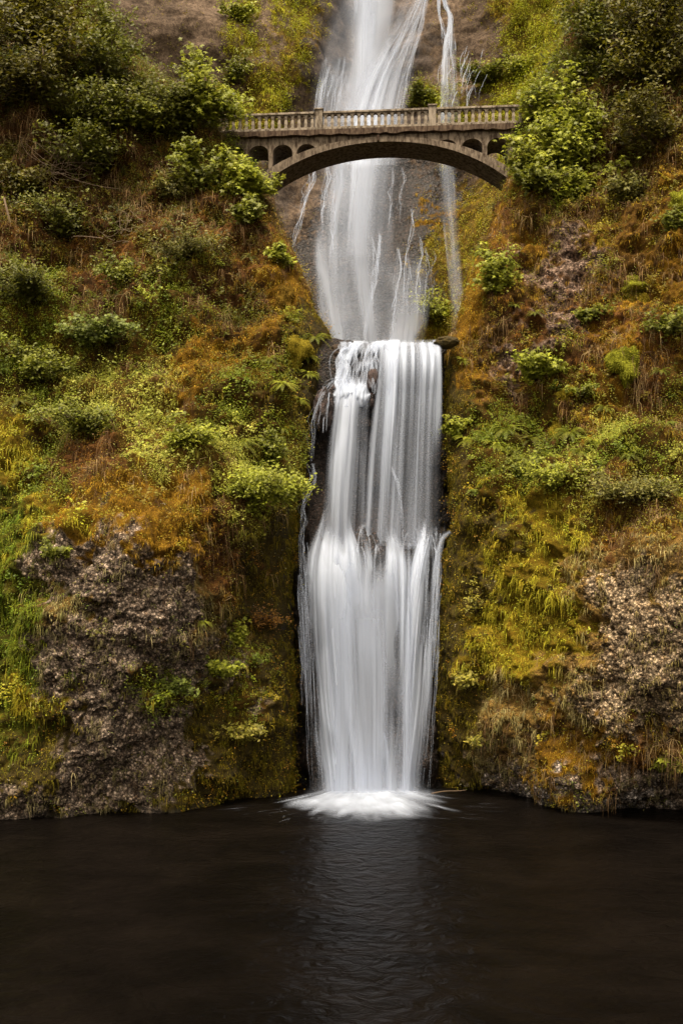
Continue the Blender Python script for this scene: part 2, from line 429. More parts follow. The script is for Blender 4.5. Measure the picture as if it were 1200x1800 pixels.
rowsL = """KKGGGGDDDDDD
KKGGGGDDDDDD
KKGGGDDGGGDD
KDGGGDDGGGGD
DDDGGDDDGGGG
DDDDDDDGGDGG
DDDDDDDBGDGG
DDDDDBDDBDDD
BDBDBDBBDBOD
DGDBBDGDBOOO
GGDDGGGDDOOM
GGGDDGGDDOGM
GGggGgOOObGM
gGggggOOGGMM
YGggggbGGGMM
YGBBgggggGMM
YGBBBggggGMM
VYOOOOOgggMM
VYOOOOOBgMMP
VVRRROOBBMMP
VVRRRRRSBMMP
VVSRRRRSMMMP
VVRRRRRRSMMP
VVRRRRRRGMMP
VYRRRGGGMMMP
VMRRRRRMMMMP
MMRRRRRMMMMP
RRRRRRMMMMMP
RMRRMMMMMMMP""".split()
rowsR = """GGGGGbKKK
GGGGGGKKK
GGGGGKKKK
GGGGGGKKD
GGGGGDDbb
GGGGGDbbb
GGOGGbDbO
OOBbGbbbb
YOGObNbbO
YOGBNNbOb
OOGbNBbOO
OObBNNBbb
MObNGBOBb
MMbBbbOBG
MMGGGOgbb
MGGGGGgGb
MMGGggGGg
MMGYYgbbb
MMMYYOBbb
MMYYYSSSS
MMYYYSrrS
MMYYYSrrr
MMYYYSrrr
MMYYSSrrr
MMSSSrrrr
MMSSbOrrr
MMrROOOBb
PMWWWRRRR
PPWWWWWWW""".split()
silL = [(-420, 60), (-100, 110), (0, 165), (60, 205), (110, 255), (180, 345), (240, 395), (300, 445), (350, 478), (400, 492), (450, 520), (500, 540), (540, 553),
        (585, 582), (620, 586), (660, 575), (700, 558), (800, 537), (900, 520), (1000, 514), (1200, 518), (1400, 512), (1560, 512)]
silR = [(-420, 1090), (-100, 1030), (0, 1005), (60, 990), (110, 975), (180, 925), (250, 905), (320, 888), (400, 858), (500, 815), (580, 800), (600, 777), (700, 780),
        (800, 788), (900, 796), (1000, 785), (1100, 768), (1200, 757), (1400, 752), (1560, 752)]
depL = ([-400, 0, 100, 200, 300, 400, 500, 600], [-400, 0, 200, 300, 450, 600, 700, 850, 950, 1100, 1300, 1440, 1600],
 [[61, 62, 63, 65, 67, 69, 71, 73],
  [55, 56, 57, 58, 60, 62, 64, 66],
  [52.5, 53.5, 54, 54.5, 55, 56, 57, 60],
  [51, 52, 52.5, 53, 53, 53.5, 54.5, 57],
  [49, 50, 50.5, 50.5, 50.5, 50.5, 51, 52],
  [46, 47, 47.5, 47.3, 47, 47, 48, 49.5],
  [44, 45, 45, 45, 45, 45.5, 47, 48.5],
  [41, 42.5, 41.8, 41.5, 41.6, 42.8, 45, 48.5],
  [39.5, 41.3, 39.4, 38.2, 38.8, 42.0, 46.0, 48],
  [39, 41.3, 39.2, 38.2, 39.2, 42.6, 46.2, 48],
  [39, 40.3, 39.9, 39.7, 40.8, 43.3, 46.0, 48],
  [39.5, 40.3, 41, 41.8, 42.7, 44, 45.7, 48],
  [39.5, 40.3, 41.5, 42.8, 43.5, 44.5, 45.7, 48]])
depR = ([700, 800, 900, 1000, 1100, 1200, 1600], [-400, 0, 150, 300, 450, 600, 750, 850, 1000, 1200, 1300, 1390, 1440, 1600],
 [[73, 71, 67, 65, 63, 61, 59],
  [66, 62, 59, 57, 56, 55, 53],
  [60, 57, 55.5, 54.5, 53.5, 52.5, 51],
  [57, 54.5, 53, 52, 51, 50, 49.5],
  [53, 51.5, 50.5, 49.5, 49, 48.5, 48],
  [50, 49.3, 48.6, 48, 47.3, 46.5, 45.5],
  [49.5, 48.5, 47, 45.5, 44.5, 44, 43],
  [48.2, 47.2, 45, 43, 41.8, 41.3, 41],
  [48.0, 46.8, 44.3, 40.8, 38.9, 38.4, 38.4],
  [48.0, 46.8, 43.8, 40, 37.9, 37.4, 37.5],
  [48.0, 47.2, 44.3, 40.6, 38.8, 38.2, 38],
  [48.5, 48.2, 46.3, 42.4, 40.6, 39.8, 39],
  [49.5, 49, 49, 46, 43, 42, 40],
  [49.5, 49, 49, 47, 45, 44, 42]])
tt = np.concatenate([np.linspace(-420, 0, 90)[:-1], np.linspace(0, 1470, 720)])
WL = Wall('cliff', 'steep mossy cliff left of the lower waterfall', -380, silL, depL, rowsL, (0, 0), tt, 430, 11, back=60)
WR = Wall('cliff', 'steep mossy cliff right of the lower waterfall', 1580, silR, depR, rowsR, (750, 0), tt, 430, 57, back=60)

rowsF = """FFFFFHFHffffFFhHHHH
FFFFFHFhffffFFFHHHH
FFFFFFhHffffFFhHHFH
FFFFFhHFffffHFHHHHH
FFFFFHhFffffHhHHHHH
fffffffFfPPPFFHHHHH
fffffffFFPPPPhhhHHH
fffffffFPPPPOhhhhhh
ffffffPPPPPPhhhhhhh
ffffffPPPPPPhhYhhhh
ffffffPPPPPPPhYYhhh
ffffffPPPPPPhYYYhhh
ffffffPPPPPPhYhYhhh
ffffffPPPPPPPPhhhhh""".split()
depF = ([-200, 150, 300, 420, 480, 560, 620, 700, 800, 900, 1050, 1400], [-600, -200, 0, 90, 180, 280, 420, 700],
 [[80, 84, 88, 90, 92, 94, 94, 94, 92, 88, 84, 80],
  [74, 78, 81, 83, 84, 87, 88, 88, 86, 83, 79, 75],
  [70, 74, 77, 79, 79, 82, 85, 85, 83, 80, 76, 72],
  [69, 73, 76, 77.5, 77, 79.5, 84, 83.5, 82, 79.5, 74, 70],
  [68, 72, 75, 77.5, 76, 80, 82.5, 82, 80, 77, 72, 69],
  [68, 71, 74, 76, 76, 78, 79.5, 79, 78, 75, 71, 68],
  [67, 70, 72, 74, 75, 76, 76.5, 76, 75, 72, 69, 66],
  [65, 67, 69, 71, 71.5, 72, 72, 72, 71, 69, 66, 64]])
ttF = np.concatenate([np.linspace(-600, 0, 60)[:-1], np.linspace(0, 660, 300)])
WF = Wall('cliff', 'tall brown rock face behind the bridge with the upper falls', (-200, 1400), None, depF, rowsF, (150, 0), ttF, 560, 91, disp=.9, warp=30, rough=.12)

depB = ([440, 515, 545, 600, 700, 750, 785, 860], [590, 615, 660, 800, 905, 935, 975, 1100, 1400, 1500],
 [[54, 51.0, 49.8, 49.4, 49.4, 49.4, 49.8, 54],
  [54, 50.4, 49.2, 48.9, 48.9, 48.9, 49.6, 54],
  [54, 50.0, 48.8, 48.9, 49.2, 49.3, 49.9, 54],
  [54, 50.0, 49.1, 49.2, 49.6, 49.6, 50.2, 54],
  [54, 49.6, 48.4, 48.8, 49.2, 49.2, 49.8, 54],
  [54, 49.4, 47.9, 47.7, 47.8, 48.0, 49.6, 54],
  [54, 49.2, 47.5, 47.0, 47.0, 47.4, 49.4, 54],
  [54, 49.0, 47.2, 46.7, 46.7, 47.2, 49.4, 54],
  [54, 49.0, 47.2, 46.8, 46.8, 47.2, 49.4, 54],
  [54, 49.0, 47.2, 46.8, 46.8, 47.2, 49.4, 54]])
WB = Wall('cliff', 'dark wet rock step behind the lower waterfall', (440, 860), None, depB, ['PPPPPPPPP'] * 17, (440, 600), np.linspace(597, 1470, 380), 190, 133, disp=.5)

# ledge above the lower falls: rock bed and the little pool the upper falls drop into
def ledge():
    X = np.linspace(-6, 12, 120); Y = np.linspace(48.9, 80, 160)
    gx, gy = np.meshgrid(X, Y)
    gx = np.minimum(gx, 5.0 + (gy - 48.9) * .25)
    z = 21.75 + .25 * fbm(np.stack([gx, gy, gx * 0], -1) * .8, 4, 5)
    z = z - .8 * sstep(49.5, 53, gy) + 1.6 * sstep(66, 76, gy)
    P = np.stack([gx, gy, z], -1)
    n = P.shape[0] * P.shape[1]
    me = np_mesh('rock_ledge', P.reshape(-1, 3), [grid_faces(*P.shape[:2])],
                 {'ColA': np.tile([.06, .042, .036], (n, 1)), 'ColB': np.tile([.03, .02, .016], (n, 1)), 'rock': np.full(n, .7), 'wet': np.full(n, .9)})
    tag(link('ledge', me, M_CLIFF, smooth=True), 'wet rock shelf between the upper and lower falls', None, None, 'structure')
    V = np.array([[-6, 49.8, 21.35], [5.1, 49.8, 21.35], [11, 79, 21.35], [-6, 79, 21.35]])
    tag(link('water', np_mesh('water', V, [np.array([[0, 1, 2, 3]])]), M_POOL), 'small plunge pool on the shelf under the upper falls', None, None, 'structure')
ledge()

# ------------------------------------------------------------------ pool and ground
def pool():
    xs = np.linspace(-110, 110, 160); ys = np.linspace(-60, 62, 160)
    gx, gy = np.meshgrid(xs, ys)
    P = np.stack([gx, gy, gx * 0], -1).reshape(-1, 3)
    tag(link('water', np_mesh('water', P, [grid_faces(160, 160)]), M_POOL, smooth=True), 'dark brown pool below the lower waterfall', None, None, 'structure')
    m, n, l, b = newmat('soil'); b.inputs['Base Color'].default_value = (.06, .045, .025, 1); b.inputs['Roughness'].default_value = 1
    V = np.array([[-900, -900, -1.5], [900, -900, -1.5], [900, 900, -1.5], [-900, 900, -1.5]])
    tag(link('ground', np_mesh('ground', V, [np.array([[0, 1, 2, 3]])]), m), None, None, None, 'structure')
pool()

# ------------------------------------------------------------------ small-leaf and blade geometry
rng = np.random.default_rng(4)
def unit(v): return v / (np.linalg.norm(v, axis=-1, keepdims=True) + 1e-9)

def leaves_geo(C, Nr, size, col, rs, aspect=.6):
    """folded pointed leaves: 4 points, 2 triangles each"""
    n = len(C)
    r = unit(rs.normal(size=(n, 3))); a = unit(np.cross(Nr, r)); b = np.cross(Nr, a)
    s = size[:, None]
    V = np.stack([C - a * s * .5, C + b * s * aspect * .5 + Nr * s * .10, C + a * s * .55 - Nr * s * .08, C - b * s * aspect * .5 + Nr * s * .10], 1)
    base = np.arange(n)[:, None] * 4
    fc = np.concatenate([base + [0, 1, 2], base + [0, 2, 3]])
    return V.reshape(-1, 3), fc, np.repeat(col, 4, 0)

_A = np.linspace(0, 2 * np.pi, 11)[:-1]
def lobed_geo(C, Nr, size, col, rs):
    """five-lobed maple-like leaves: ten-point stars"""
    n = len(C)
    r = unit(rs.normal(size=(n, 3))); a = unit(np.cross(Nr, r)); b = np.cross(Nr, a)
    rad = np.where(np.arange(10) % 2 == 0, 1.0, .52)
    rad[0] = 1.1; rad[5] = .25
    x = (np.cos(_A) * rad * .5); y = (np.sin(_A) * rad * .5)
    s = size[:, None, None]
    V = C[:, None] + a[:, None] * x[None, :, None] * s + b[:, None] * y[None, :, None] * s - Nr[:, None] * (x * x + y * y)[None, :, None] * s * .6
    V = np.concatenate([V, C[:, None] + 0 * V[:, :1]], 1)
    base = np.arange(n)[:, None, None] * 11
    k = np.arange(10)
    tri = np.stack([np.full(10, 10), k, (k + 1) % 10], -1)[None]
    return V.reshape(-1, 3), (base + tri).reshape(-1, 3), np.repeat(col, 11, 0)

def blades_geo(P0, D, L, Wd, droop, col, rs):
    """blades that leave the wall and hang: 3 spans to a point"""
    n = len(P0); g = np.array([0, 0, -1.])
    L = L[:, None]; dr = droop[:, None]
    p1 = P0 + D * L * .35 + g * L * .05 * dr
    p2 = p1 + unit(D * (1 - .5 * dr) + g * dr * 1.0) * L * .35
    p3 = p2 + unit(D * (1 - .8 * dr) * .6 + g * dr * 1.4) * L * .38
    side = unit(np.cross(D, rs.normal(size=(n, 3)) * .6 + np.array([0, .9, .2]))) * Wd[:, None]
    V = np.stack([P0 - side * .5, P0 + side * .5, p1 - side * .5, p1 + side * .5, p2 - side * .36, p2 + side * .36, p3], 1)
    b = np.arange(n)[:, None] * 7
    q = np.concatenate([b + [0, 1, 3, 2], b + [2, 3, 5, 4]]); t3 = b + [4, 5, 6]
    return V.reshape(-1, 3), q, t3, np.repeat(col, 7, 0)

def pick(wall, weight, n, rs, srange=None):
    w = (weight * wall.area)
    if srange is not None:
        w = w * ((wall.S > srange[0]) & (wall.S < srange[1]) & (wall.T > srange[2]) & (wall.T < srange[3]))
    w = w.ravel(); c = np.cumsum(w); c /= c[-1]
    k = np.searchsorted(c, rs.random(n))
    k = np.clip(k, 0, len(w) - 1)
    return k

def scatter(wall, n_tuft, per, n_cl, perl, seed, rngbox, gscale=1., lscale=1., gname='grass', glabel='', llabel=''):
    rs = np.random.default_rng(seed)
    W2 = wall.W.reshape(-1, len(KEYS)); P = wall.P.reshape(-1, 3); Nn = wall.Nn.reshape(-1, 3)
    patch = .35 + 1.3 * sstep(-.35, .45, fbm(wall.P * .9, 3, seed))
    # grass tufts
    k = pick(wall, (wall.W @ T[4]) * patch, n_tuft, rs, rngbox)
    wk = W2[k]; ln = wk @ T[5]; mixc = rs.random((len(k), 1))
    c = (wk @ T[6]) * (1 - mixc) + (wk @ T[7]) * mixc
    c = c * (1 + .45 * rs.normal(size=(len(k), 1)).clip(-1, 1.6) * .6)
    dirT = unit(Nn[k] * .7 + rs.normal(size=(len(k), 3)) * .45 + np.array([0, -.2, .15]))
    m = per
    kk = np.repeat(np.arange(len(k)), m); n = len(kk)
    rad = .05 + .10 * rs.random(n)
    off = rs.normal(size=(n, 3)) * rad[:, None]; off -= Nn[k][kk] * (off * Nn[k][kk]).sum(-1, keepdims=True)
    P0 = P[k][kk] + off - Nn[k][kk] * .03
    D = unit(dirT[kk] + rs.normal(size=(n, 3)) * .38)
    Ls = ln[kk] * (.45 + .75 * rs.random(n)) * gscale * (.3 + 1.2 * rs.random(len(k)) ** 2)[kk]
    col = (c[kk] * (.65 + .7 * rs.random((n, 1)))).clip(.004, .5)
    V, q, t3, cc = blades_geo(P0, D, Ls, (.014 + .018 * rs.random(n)) * gscale, .75 + .5 * rs.random(n), col, rs)
    me = np_mesh(gname, V, [q, t3], {'Col': cc})
    tag(link(gname, me, M_GRASS), glabel, 'grass', None, 'stuff')
    # leafy cover
    if n_cl:
        k = pick(wall, (wall.W @ T[8]) * patch[::1] * (.5 + 1.2 * sstep(-.2, .5, fbm(wall.P * 1.7, 2, seed + 4))), n_cl, rs, rngbox)
        wk = W2[k]; mixc = rs.random((len(k), 1))
        c = ((wk @ T[9]) * (1 - mixc) + (wk @ T[10]) * mixc) * (.75 + .5 * rs.random((len(k), 1)))
        kk = np.repeat(np.arange(len(k)), perl); n = len(kk)
        R = (.10 + .22 * rs.random(len(k)))[kk] * lscale
        o = rs.normal(size=(n, 3)) * R[:, None] * .75
        C = P[k][kk] + Nn[k][kk] * (R * .8)[:, None] + o + np.array([0, 0, .05])
        nr = unit(np.array([0, -.35, .9]) + rs.normal(size=(n, 3)) * .45)
        V, f, cc = leaves_geo(C, nr, (.045 + .05 * rs.random(n)) * lscale, (c[kk] * (.7 + .6 * rs.random((n, 1)))).clip(.004, .5), rs, .65)
        me = np_mesh('ground_cover', V, [f], {'Col': cc})
        tag(link('leafy_undergrowth', me, M_LEAF), llabel, 'undergrowth', None, 'stuff')

scatter(WL, 34000, 10, 32000, 12, 21, (-120, 600, -120, 1420), glabel='hanging grass and moss over the cliff left of the falls', llabel='low leafy plants matted over the left cliff')
scatter(WR, 34000, 10, 21000, 12, 22, (740, 1320, -120, 1420), glabel='hanging grass and moss over the cliff right of the falls', llabel='low leafy plants scattered over the right cliff')
scatter(WF, 4200, 11, 8000, 9, 23, (120, 1150, -60, 640), gscale=1.5, lscale=1.7, glabel='green moss and grass on the far rock face', llabel='bright green leafy mats on the far rock face')

def clumps(wall, letters, n, per, seed, box, rr, lsz, label, lobed=True, name='leafy_undergrowth', colmul=1.0, col=None):
    """small untidy plants rooted in the wall"""
    rs = np.random.default_rng(seed)
    wt = sum(wall.W[..., KEYS.index(k)] * v for k, v in letters.items()) * (.2 + 1.6 * sstep(-.1, .45, fbm(wall.P * .8, 3, seed)))
    k = pick(wall, wt, n, rs, box); P = wall.P.reshape(-1, 3)[k]; Nn = wall.Nn.reshape(-1, 3)[k]; wk = wall.W.reshape(-1, len(KEYS))[k]
    R = rr[0] + (rr[1] - rr[0]) * rs.random(n) ** 2
    cnt = np.maximum(4, (per * (R / rr[1]) ** 1.4 * (.5 + rs.random(n)))).astype(int)
    kk = np.repeat(np.arange(n), cnt); m = len(kk)
    # leaves along a few curved stems per plant
    st = rs.integers(0, 6, m); az = _h(kk, st, st * 0, 3) * 6.28; q = rs.random(m) ** .7
    d = unit(np.stack([np.cos(az) * .9, -.55 - .3 * np.sin(az), .1 + .7 * np.sin(az * 1.7 + kk)], -1))
    C = P[kk] + d * (R[kk] * q)[:, None] + np.array([0, 0, .35]) * (R[kk] * (q - q * q * 1.1))[:, None] + rs.normal(size=(m, 3)) * (R[kk] * .13)[:, None]
    nr = unit(np.array([0, -.5, .85]) + rs.normal(size=(m, 3)) * .4)
    mixc = rs.random((n, 1)); c = (wk @ T[9]) * (1 - mixc) + (wk @ T[10]) * mixc
    if col is not None: c = np.array(col)[rs.integers(0, len(col), n)]
    c = c * (.55 + .95 * rs.random((n, 1))) * colmul
    f_ = lobed_geo if lobed else leaves_geo
    V, f, cc = f_(C, nr, lsz[0] + (lsz[1] - lsz[0]) * rs.random(m), (c[kk] * (.75 + .5 * rs.random((m, 1)))).clip(.004, .5), rs)
    tag(link(name, np_mesh(name, V, [f], {'Col': cc}), M_LEAF), label, 'undergrowth', None, 'stuff')

def stems(wall, letters, n, per, seed, box, L, label, cols):
    rs = np.random.default_rng(seed)
    wt = sum(wall.W[..., KEYS.index(k)] * v for k, v in letters.items()) * (.1 + sstep(-.1, .5, fbm(wall.P * .7, 3, seed)))
    k = pick(wall, wt, n, rs, box); P = wall.P.reshape(-1, 3)[k]; Nn = wall.Nn.reshape(-1, 3)[k]
    kk = np.repeat(np.arange(n), per); m = len(kk)
    D = unit(Nn[kk] * .6 + rs.normal(size=(m, 3)) * .6)
    c = np.array(cols)[rs.integers(0, len(cols), n)][kk] * (.6 + .8 * rs.random((m, 1)))
    V, q, t3, cc = blades_geo(P[kk] + rs.normal(size=(m, 3)) * .08, D, L * (.4 + .9 * rs.random(m)), .014 + .012 * rs.random(m), .9 + .4 * rs.random(m), c, rs)
    tag(link('dry_stems', np_mesh('dry_stems', V, [q, t3], {'Col': cc}), M_GRASS), label, 'grass', None, 'stuff')

bxL, bxR = (-120, 600, -120, 1400), (750, 1320, -120, 1400)
veg = dict(K=.8, D=1., G=1.6, g=1.2, O=.25, b=.5, B=.4, M=.05, V=.15, Y=.12, R=.05, N=.3)
clumps(WL, veg, 1900, 70, 201, bxL, (.12, .75), (.08, .17), 'broad-leaved seedlings all over the left cliff')
clumps(WR, dict(veg, b=.7, N=.5), 1150, 70, 202, bxR, (.12, .7), (.08, .17), 'broad-leaved seedlings all over the right cliff')
clumps(WL, dict(veg, O=.6, B=.9, D=1.3), 3000, 90, 203, bxL, (.15, .6), (.04, .085), 'fine-leaved tangle all over the left cliff', lobed=False)
clumps(WR, dict(veg, O=.6, b=1.1), 2500, 90, 204, bxR, (.15, .6), (.04, .085), 'fine-leaved tangle all over the right cliff', lobed=False)
mid_ = dict(K=1, D=1.2, G=1.6, g=1.2, b=.5, B=.3, O=.15, Y=.1)
clumps(WL, mid_, 420, 190, 211, bxL, (.35, 1.15), (.07, .15), 'loose leafy sprays among the bushes of the left cliff')
clumps(WR, mid_, 330, 190, 212, bxR, (.35, 1.05), (.07, .15), 'loose leafy sprays among the bushes of the right cliff')
spk = [(.42, .38, .26), (.36, .30, .16), (.34, .38, .12), (.30, .16, .05), (.22, .30, .06)]
clumps(WL, dict(D=1, B=1, b=1, K=.3, G=.5, M=1.0, R=.7, g=.4), 2600, 7, 205, bxL, (.10, .5), (.035, .075), 'pale and rusty little leaves specked over the left cliff', lobed=False, col=spk)
clumps(WR, dict(D=1, B=1, b=1, K=.3, G=.5, M=1.3, R=.7, g=.4, W=.5), 2200, 7, 206, bxR, (.10, .5), (.035, .075), 'pale and rusty little leaves specked over the right cliff', lobed=False, col=spk)
dry = [(.20, .12, .05), (.13, .075, .03), (.26, .18, .08), (.09, .05, .02)]
stems(WL, dict(D=1, B=1.2, b=1, O=.5, K=.4, g=.2, S=.3), 2200, 9, 207, bxL, 1.0, 'dry brown stems and roots hanging on the left cliff', dry)
stems(WR, dict(D=1, B=1.2, b=1.2, O=.5, K=.4, g=.2, S=.3), 2200, 9, 208, bxR, 1.0, 'dry brown stems and roots hanging on the right cliff', dry)

# ------------------------------------------------------------------ water sheets and strands
def interp_rows(rows, n):
    rows = np.array(rows, float); t = rows[:, 0]
    tt_ = np.linspace(t[0], t[-1], n)
    tab = rows[:, 1:]
    out = smooth_table(np.arange(tab.shape[1]), t, tab, np.broadcast_to(np.arange(tab.shape[1]) + 0., (n, tab.shape[1])), np.broadcast_to(tt_[:, None], (n, tab.shape[1])))
    return tt_, out

YOFF = 0.
def sheet(rows, nu, nv, freq, seed, lo=.35, hi=1.0, edge=.12, vf=2.0, fold=.18, swirl=0., prof=None, puff=0):
    """rows: (t, s left, s right, depth, density). One sheet of falling water, thick and thin in streaks"""
    t, R = interp_rows(rows, nv)
    u = np.linspace(0, 1, nu)[None, :]; v = np.linspace(0, 1, nv)[:, None]
    U = u + swirl * vnoise(np.stack([u * 5 + 0 * v, v * 6 + 0 * u, 0 * u + 0 * v], -1), seed + 50)
    L = lambda fu, fv, sd, o=2: fbm(np.stack([U * fu + 0 * v, v * fv + 0 * u, 0 * u + 0 * v + sd], -1), o, seed + sd)
    wide = L(freq * .16, vf * .5, 1); mid = L(freq * .5, vf, 2); fine = L(freq * 1.6, vf * 1.6, 3, 2)
    st = .48 + .75 * wide + .5 * mid + .22 * fine
    st = np.clip(st, 0, 1) ** 1.1
    e = edge * (1 + .8 * L(3, vf * 3, 4))
    ed = sstep(0, 1, np.clip(u / np.maximum(e, .01), 0, 1)) * sstep(0, 1, np.clip((1 - u) / np.maximum(e, .01), 0, 1))
    D = R[:, 3][:, None]
    if prof is not None: D = D * np.interp(u, *zip(*prof))
    if puff:                                             # ragged soft beginning where the water strikes
        t0 = t[0] + puff * (.45 + .55 * L(7, 0, 9, 3))
        D = D * sstep(0, 1, (t[:, None] - t0) / (puff * 1.1))
    a = np.clip(D * ed * (lo + (hi - lo) * st) + 0, 0, 1)
    a[0] *= .0; a[1] *= .5
    s = R[:, 0][:, None] * (1 - u) + R[:, 1][:, None] * u
    Y = R[:, 2][:, None] + YOFF - fold * (wide * 1.2 + mid * .5 + fine * .12) + .5 * (2 * u - 1) ** 2
    P = at(s, t[:, None] + 0 * s, Y)
    return P, a

def build_sheet(name, parts, parent):
    V, Fc, A, o = [], [], [], 0
    for P, a in parts:
        nv, nu = a.shape
        V.append(P.reshape(-1, 3)); A.append(a.ravel()); Fc.append(grid_faces(nv, nu)[:, ::-1] + o); o += nv * nu
    me = np_mesh(name, np.concatenate(V), [np.concatenate(Fc)], {'alpha': np.concatenate(A)})
    ob = link(name, me, M_WHITE, parent, smooth=True)
    if parent is not None: ob.matrix_parent_inverse = __import__('mathutils').Matrix.Translation(-parent.location)
    return ob

def strand(pts, wpx, a, rs, n=26, taper=.4, wob=1.2):
    """a thin thread of water along (s, t, depth) points"""
    pts = np.array(pts, float); m = len(pts)
    k = np.linspace(0, m - 1, n)
    C = np.stack([smooth_table(np.arange(3), np.arange(m), pts, np.full(n, c + 0.), k) for c in range(3)], -1)
    C[:, 0] += wob * fbm(np.stack([k * 2.2, 0 * k + rs.random() * 99, 0 * k], -1), 2, 3)
    C[:, 2] += YOFF
    P = at(C[:, 0], C[:, 1], C[:, 2])
    wd = wpx / F * C[:, 2] * (1 - taper * np.linspace(0, 1, n)) * (.7 + .6 * rs.random())
    tg = unit(np.gradient(P, axis=0)); sd = unit(np.cross(tg, np.array([0, 1., 0])))
    x = np.array([-.5, -.2, .2, .5]); al = np.array([0, 1, 1, 0.])
    V = P[:, None] + sd[:, None] * x[None, :, None] * wd[:, None, None] - np.array([0, 1., 0]) * (np.array([0, .25, .25, 0])[None, :, None] * wd[:, None, None])
    env = np.sin(np.linspace(0.12, 1, n) * np.pi) ** .35 if taper else 1
    nz = .72 + .5 * vnoise(np.stack([k * 3, 0 * k + rs.random() * 50, 0 * k], -1), 9)
    A = np.clip(a * al[None] * (env * nz)[:, None], 0, 1)
    return V, A

rs = np.random.default_rng(77)
def J(x, w): return x + rs.normal() * w

# ---- the lower waterfall
LF = empty('waterfall', at(645, 1396, 46.2))
tag(LF, 'broad silky white lower waterfall dropping in two tiers into the dark pool', 'waterfall')
cur = [
 sheet([(596, 664, 776, 49.4, .8), (603, 661, 777, 48.6, 1), (618, 661, 777, 48.0, 1), (660, 657, 778, 47.55, .92), (720, 652, 778, 47.35, .78), (800, 645, 777, 47.25, .58), (880, 640, 776, 47.2, .48), (965, 634, 776, 47.1, .42)],
       150, 260, 26, 1, lo=.18, hi=1.3, edge=.22, vf=1.0, prof=[(0, .9), (.2, 1.1), (.38, 1.05), (.5, .68), (.62, .80), (.75, 1), (1, .8)]),
 sheet([(600, 672, 768, 48.9, .9), (625, 668, 774, 47.7, .8), (700, 668, 772, 47.2, .4), (800, 660, 770, 47.05, .25), (960, 650, 768, 46.95, .2)],
       110, 200, 30, 2, lo=.1, hi=1.2, edge=.2, vf=.8),
 sheet([(650, 600, 648, 48.2, .85), (676, 591, 650, 47.6, 1), (705, 584, 652, 47.35, .95), (760, 576, 652, 47.25, .80), (850, 568, 648, 47.2, .6), (965, 562, 644, 47.1, .5)],
       110, 220, 17, 3, lo=.2, hi=1.25, edge=.24, vf=1.1, prof=[(0, .8), (.2, 1.1), (.5, 1), (.7, .35), (.85, .5), (1, .6)], puff=26),
]
build_sheet('curtain', cur, LF)
step = [
 sheet([(598, 600, 700, 49.6, .5), (604, 596, 690, 49.0, .8), (618, 592, 676, 48.5, .85), (640, 592, 664, 48.25, .85), (662, 588, 654, 47.95, .95), (690, 584, 652, 47.5, .9), (715, 580, 652, 47.3, .4)],
       120, 110, 15, 4, lo=.05, hi=1.25, edge=.12, vf=5, fold=.22, swirl=.03),
]
for k in range(46):                                                   # tangled water over the broken lip
    s0 = rs.uniform(598, 668); s1 = s0 - rs.uniform(-2, 14) - (668 - s0) * .05; tm = rs.uniform(618, 640)
    step.append(strand([(s0, 601, 49.1), (J(s0, 3), 610, 48.6), (J(s1, 4), tm, 48.1), (J(s1, 3), tm + 25, 47.8), (J(s1 - 2, 3), rs.uniform(675, 700), 47.4)], rs.uniform(2.5, 8), rs.uniform(.15, .5), rs, 24))
build_sheet('lip_cascade', step, LF)
low = [
 sheet([(895, 562, 628, 47.0, .9), (930, 552, 640, 46.8, .95), (965, 538, 655, 46.45, 1), (1010, 529, 664, 46.1, .98), (1100, 529, 670, 45.95, .82), (1250, 543, 676, 45.85, .68), (1402, 560, 690, 45.85, .66)],
       170, 330, 22, 5, lo=.10, hi=1.2, edge=.26, vf=1.6, fold=.22, swirl=.012, puff=55),
 sheet([(915, 640, 720, 46.9, .9), (950, 634, 735, 46.6, .95), (990, 626, 745, 46.2, 1), (1050, 622, 748, 45.9, .98), (1150, 622, 745, 45.8, .80), (1280, 624, 742, 45.75, .66), (1402, 626, 740, 45.75, .64)],
       150, 330, 20, 6, lo=.10, hi=1.2, edge=.26, vf=1.6, fold=.22, swirl=.012, puff=60),
 sheet([(905, 730, 786, 47.3, .7), (940, 728, 784, 46.9, .8), (985, 715, 776, 46.4, .85), (1050, 700, 772, 46.15, .75), (1150, 692, 764, 46.0, .65), (1280, 680, 755, 45.95, .52), (1402, 662, 744, 45.95, .5)],
       120, 330, 18, 7, lo=.08, hi=1.2, edge=.24, vf=1.6, fold=.2, swirl=.015, puff=45),
 sheet([(940, 575, 628, 46.0, .9), (990, 560, 640, 45.8, .8), (1050, 556, 648, 45.7, .5), (1150, 560, 650, 45.6, .2), (1250, 565, 650, 45.6, .0)], 70, 120, 6, 15, lo=.55, hi=1.1, edge=.4, vf=1.2, fold=.1, puff=50),
 sheet([(960, 640, 700, 46.0, .9), (1010, 632, 705, 45.7, .85), (1090, 634, 710, 45.6, .6), (1200, 640, 710, 45.5, .25), (1300, 645, 705, 45.5, .0)], 70, 120, 6, 16, lo=.55, hi=1.1, edge=.4, vf=1.2, fold=.1, puff=50),
 sheet([(1000, 560, 740, 45.6, .0), (1060, 565, 735, 45.5, .25), (1200, 570, 735, 45.45, .35), (1402, 566, 736, 45.45, .42)],
       190, 240, 40, 8, lo=.0, hi=1.2, edge=.14, vf=.8, fold=.08),
 sheet([(1270, 548, 748, 45.3, .0), (1340, 545, 750, 45.2, .20), (1385, 535, 762, 45.1, .42), (1404, 520, 775, 45.0, .6)], 60, 60, 5, 18, lo=.75, hi=1, edge=.42, vf=1, fold=.1),
]
build_sheet('lower_cascade', low, LF)
thr = []
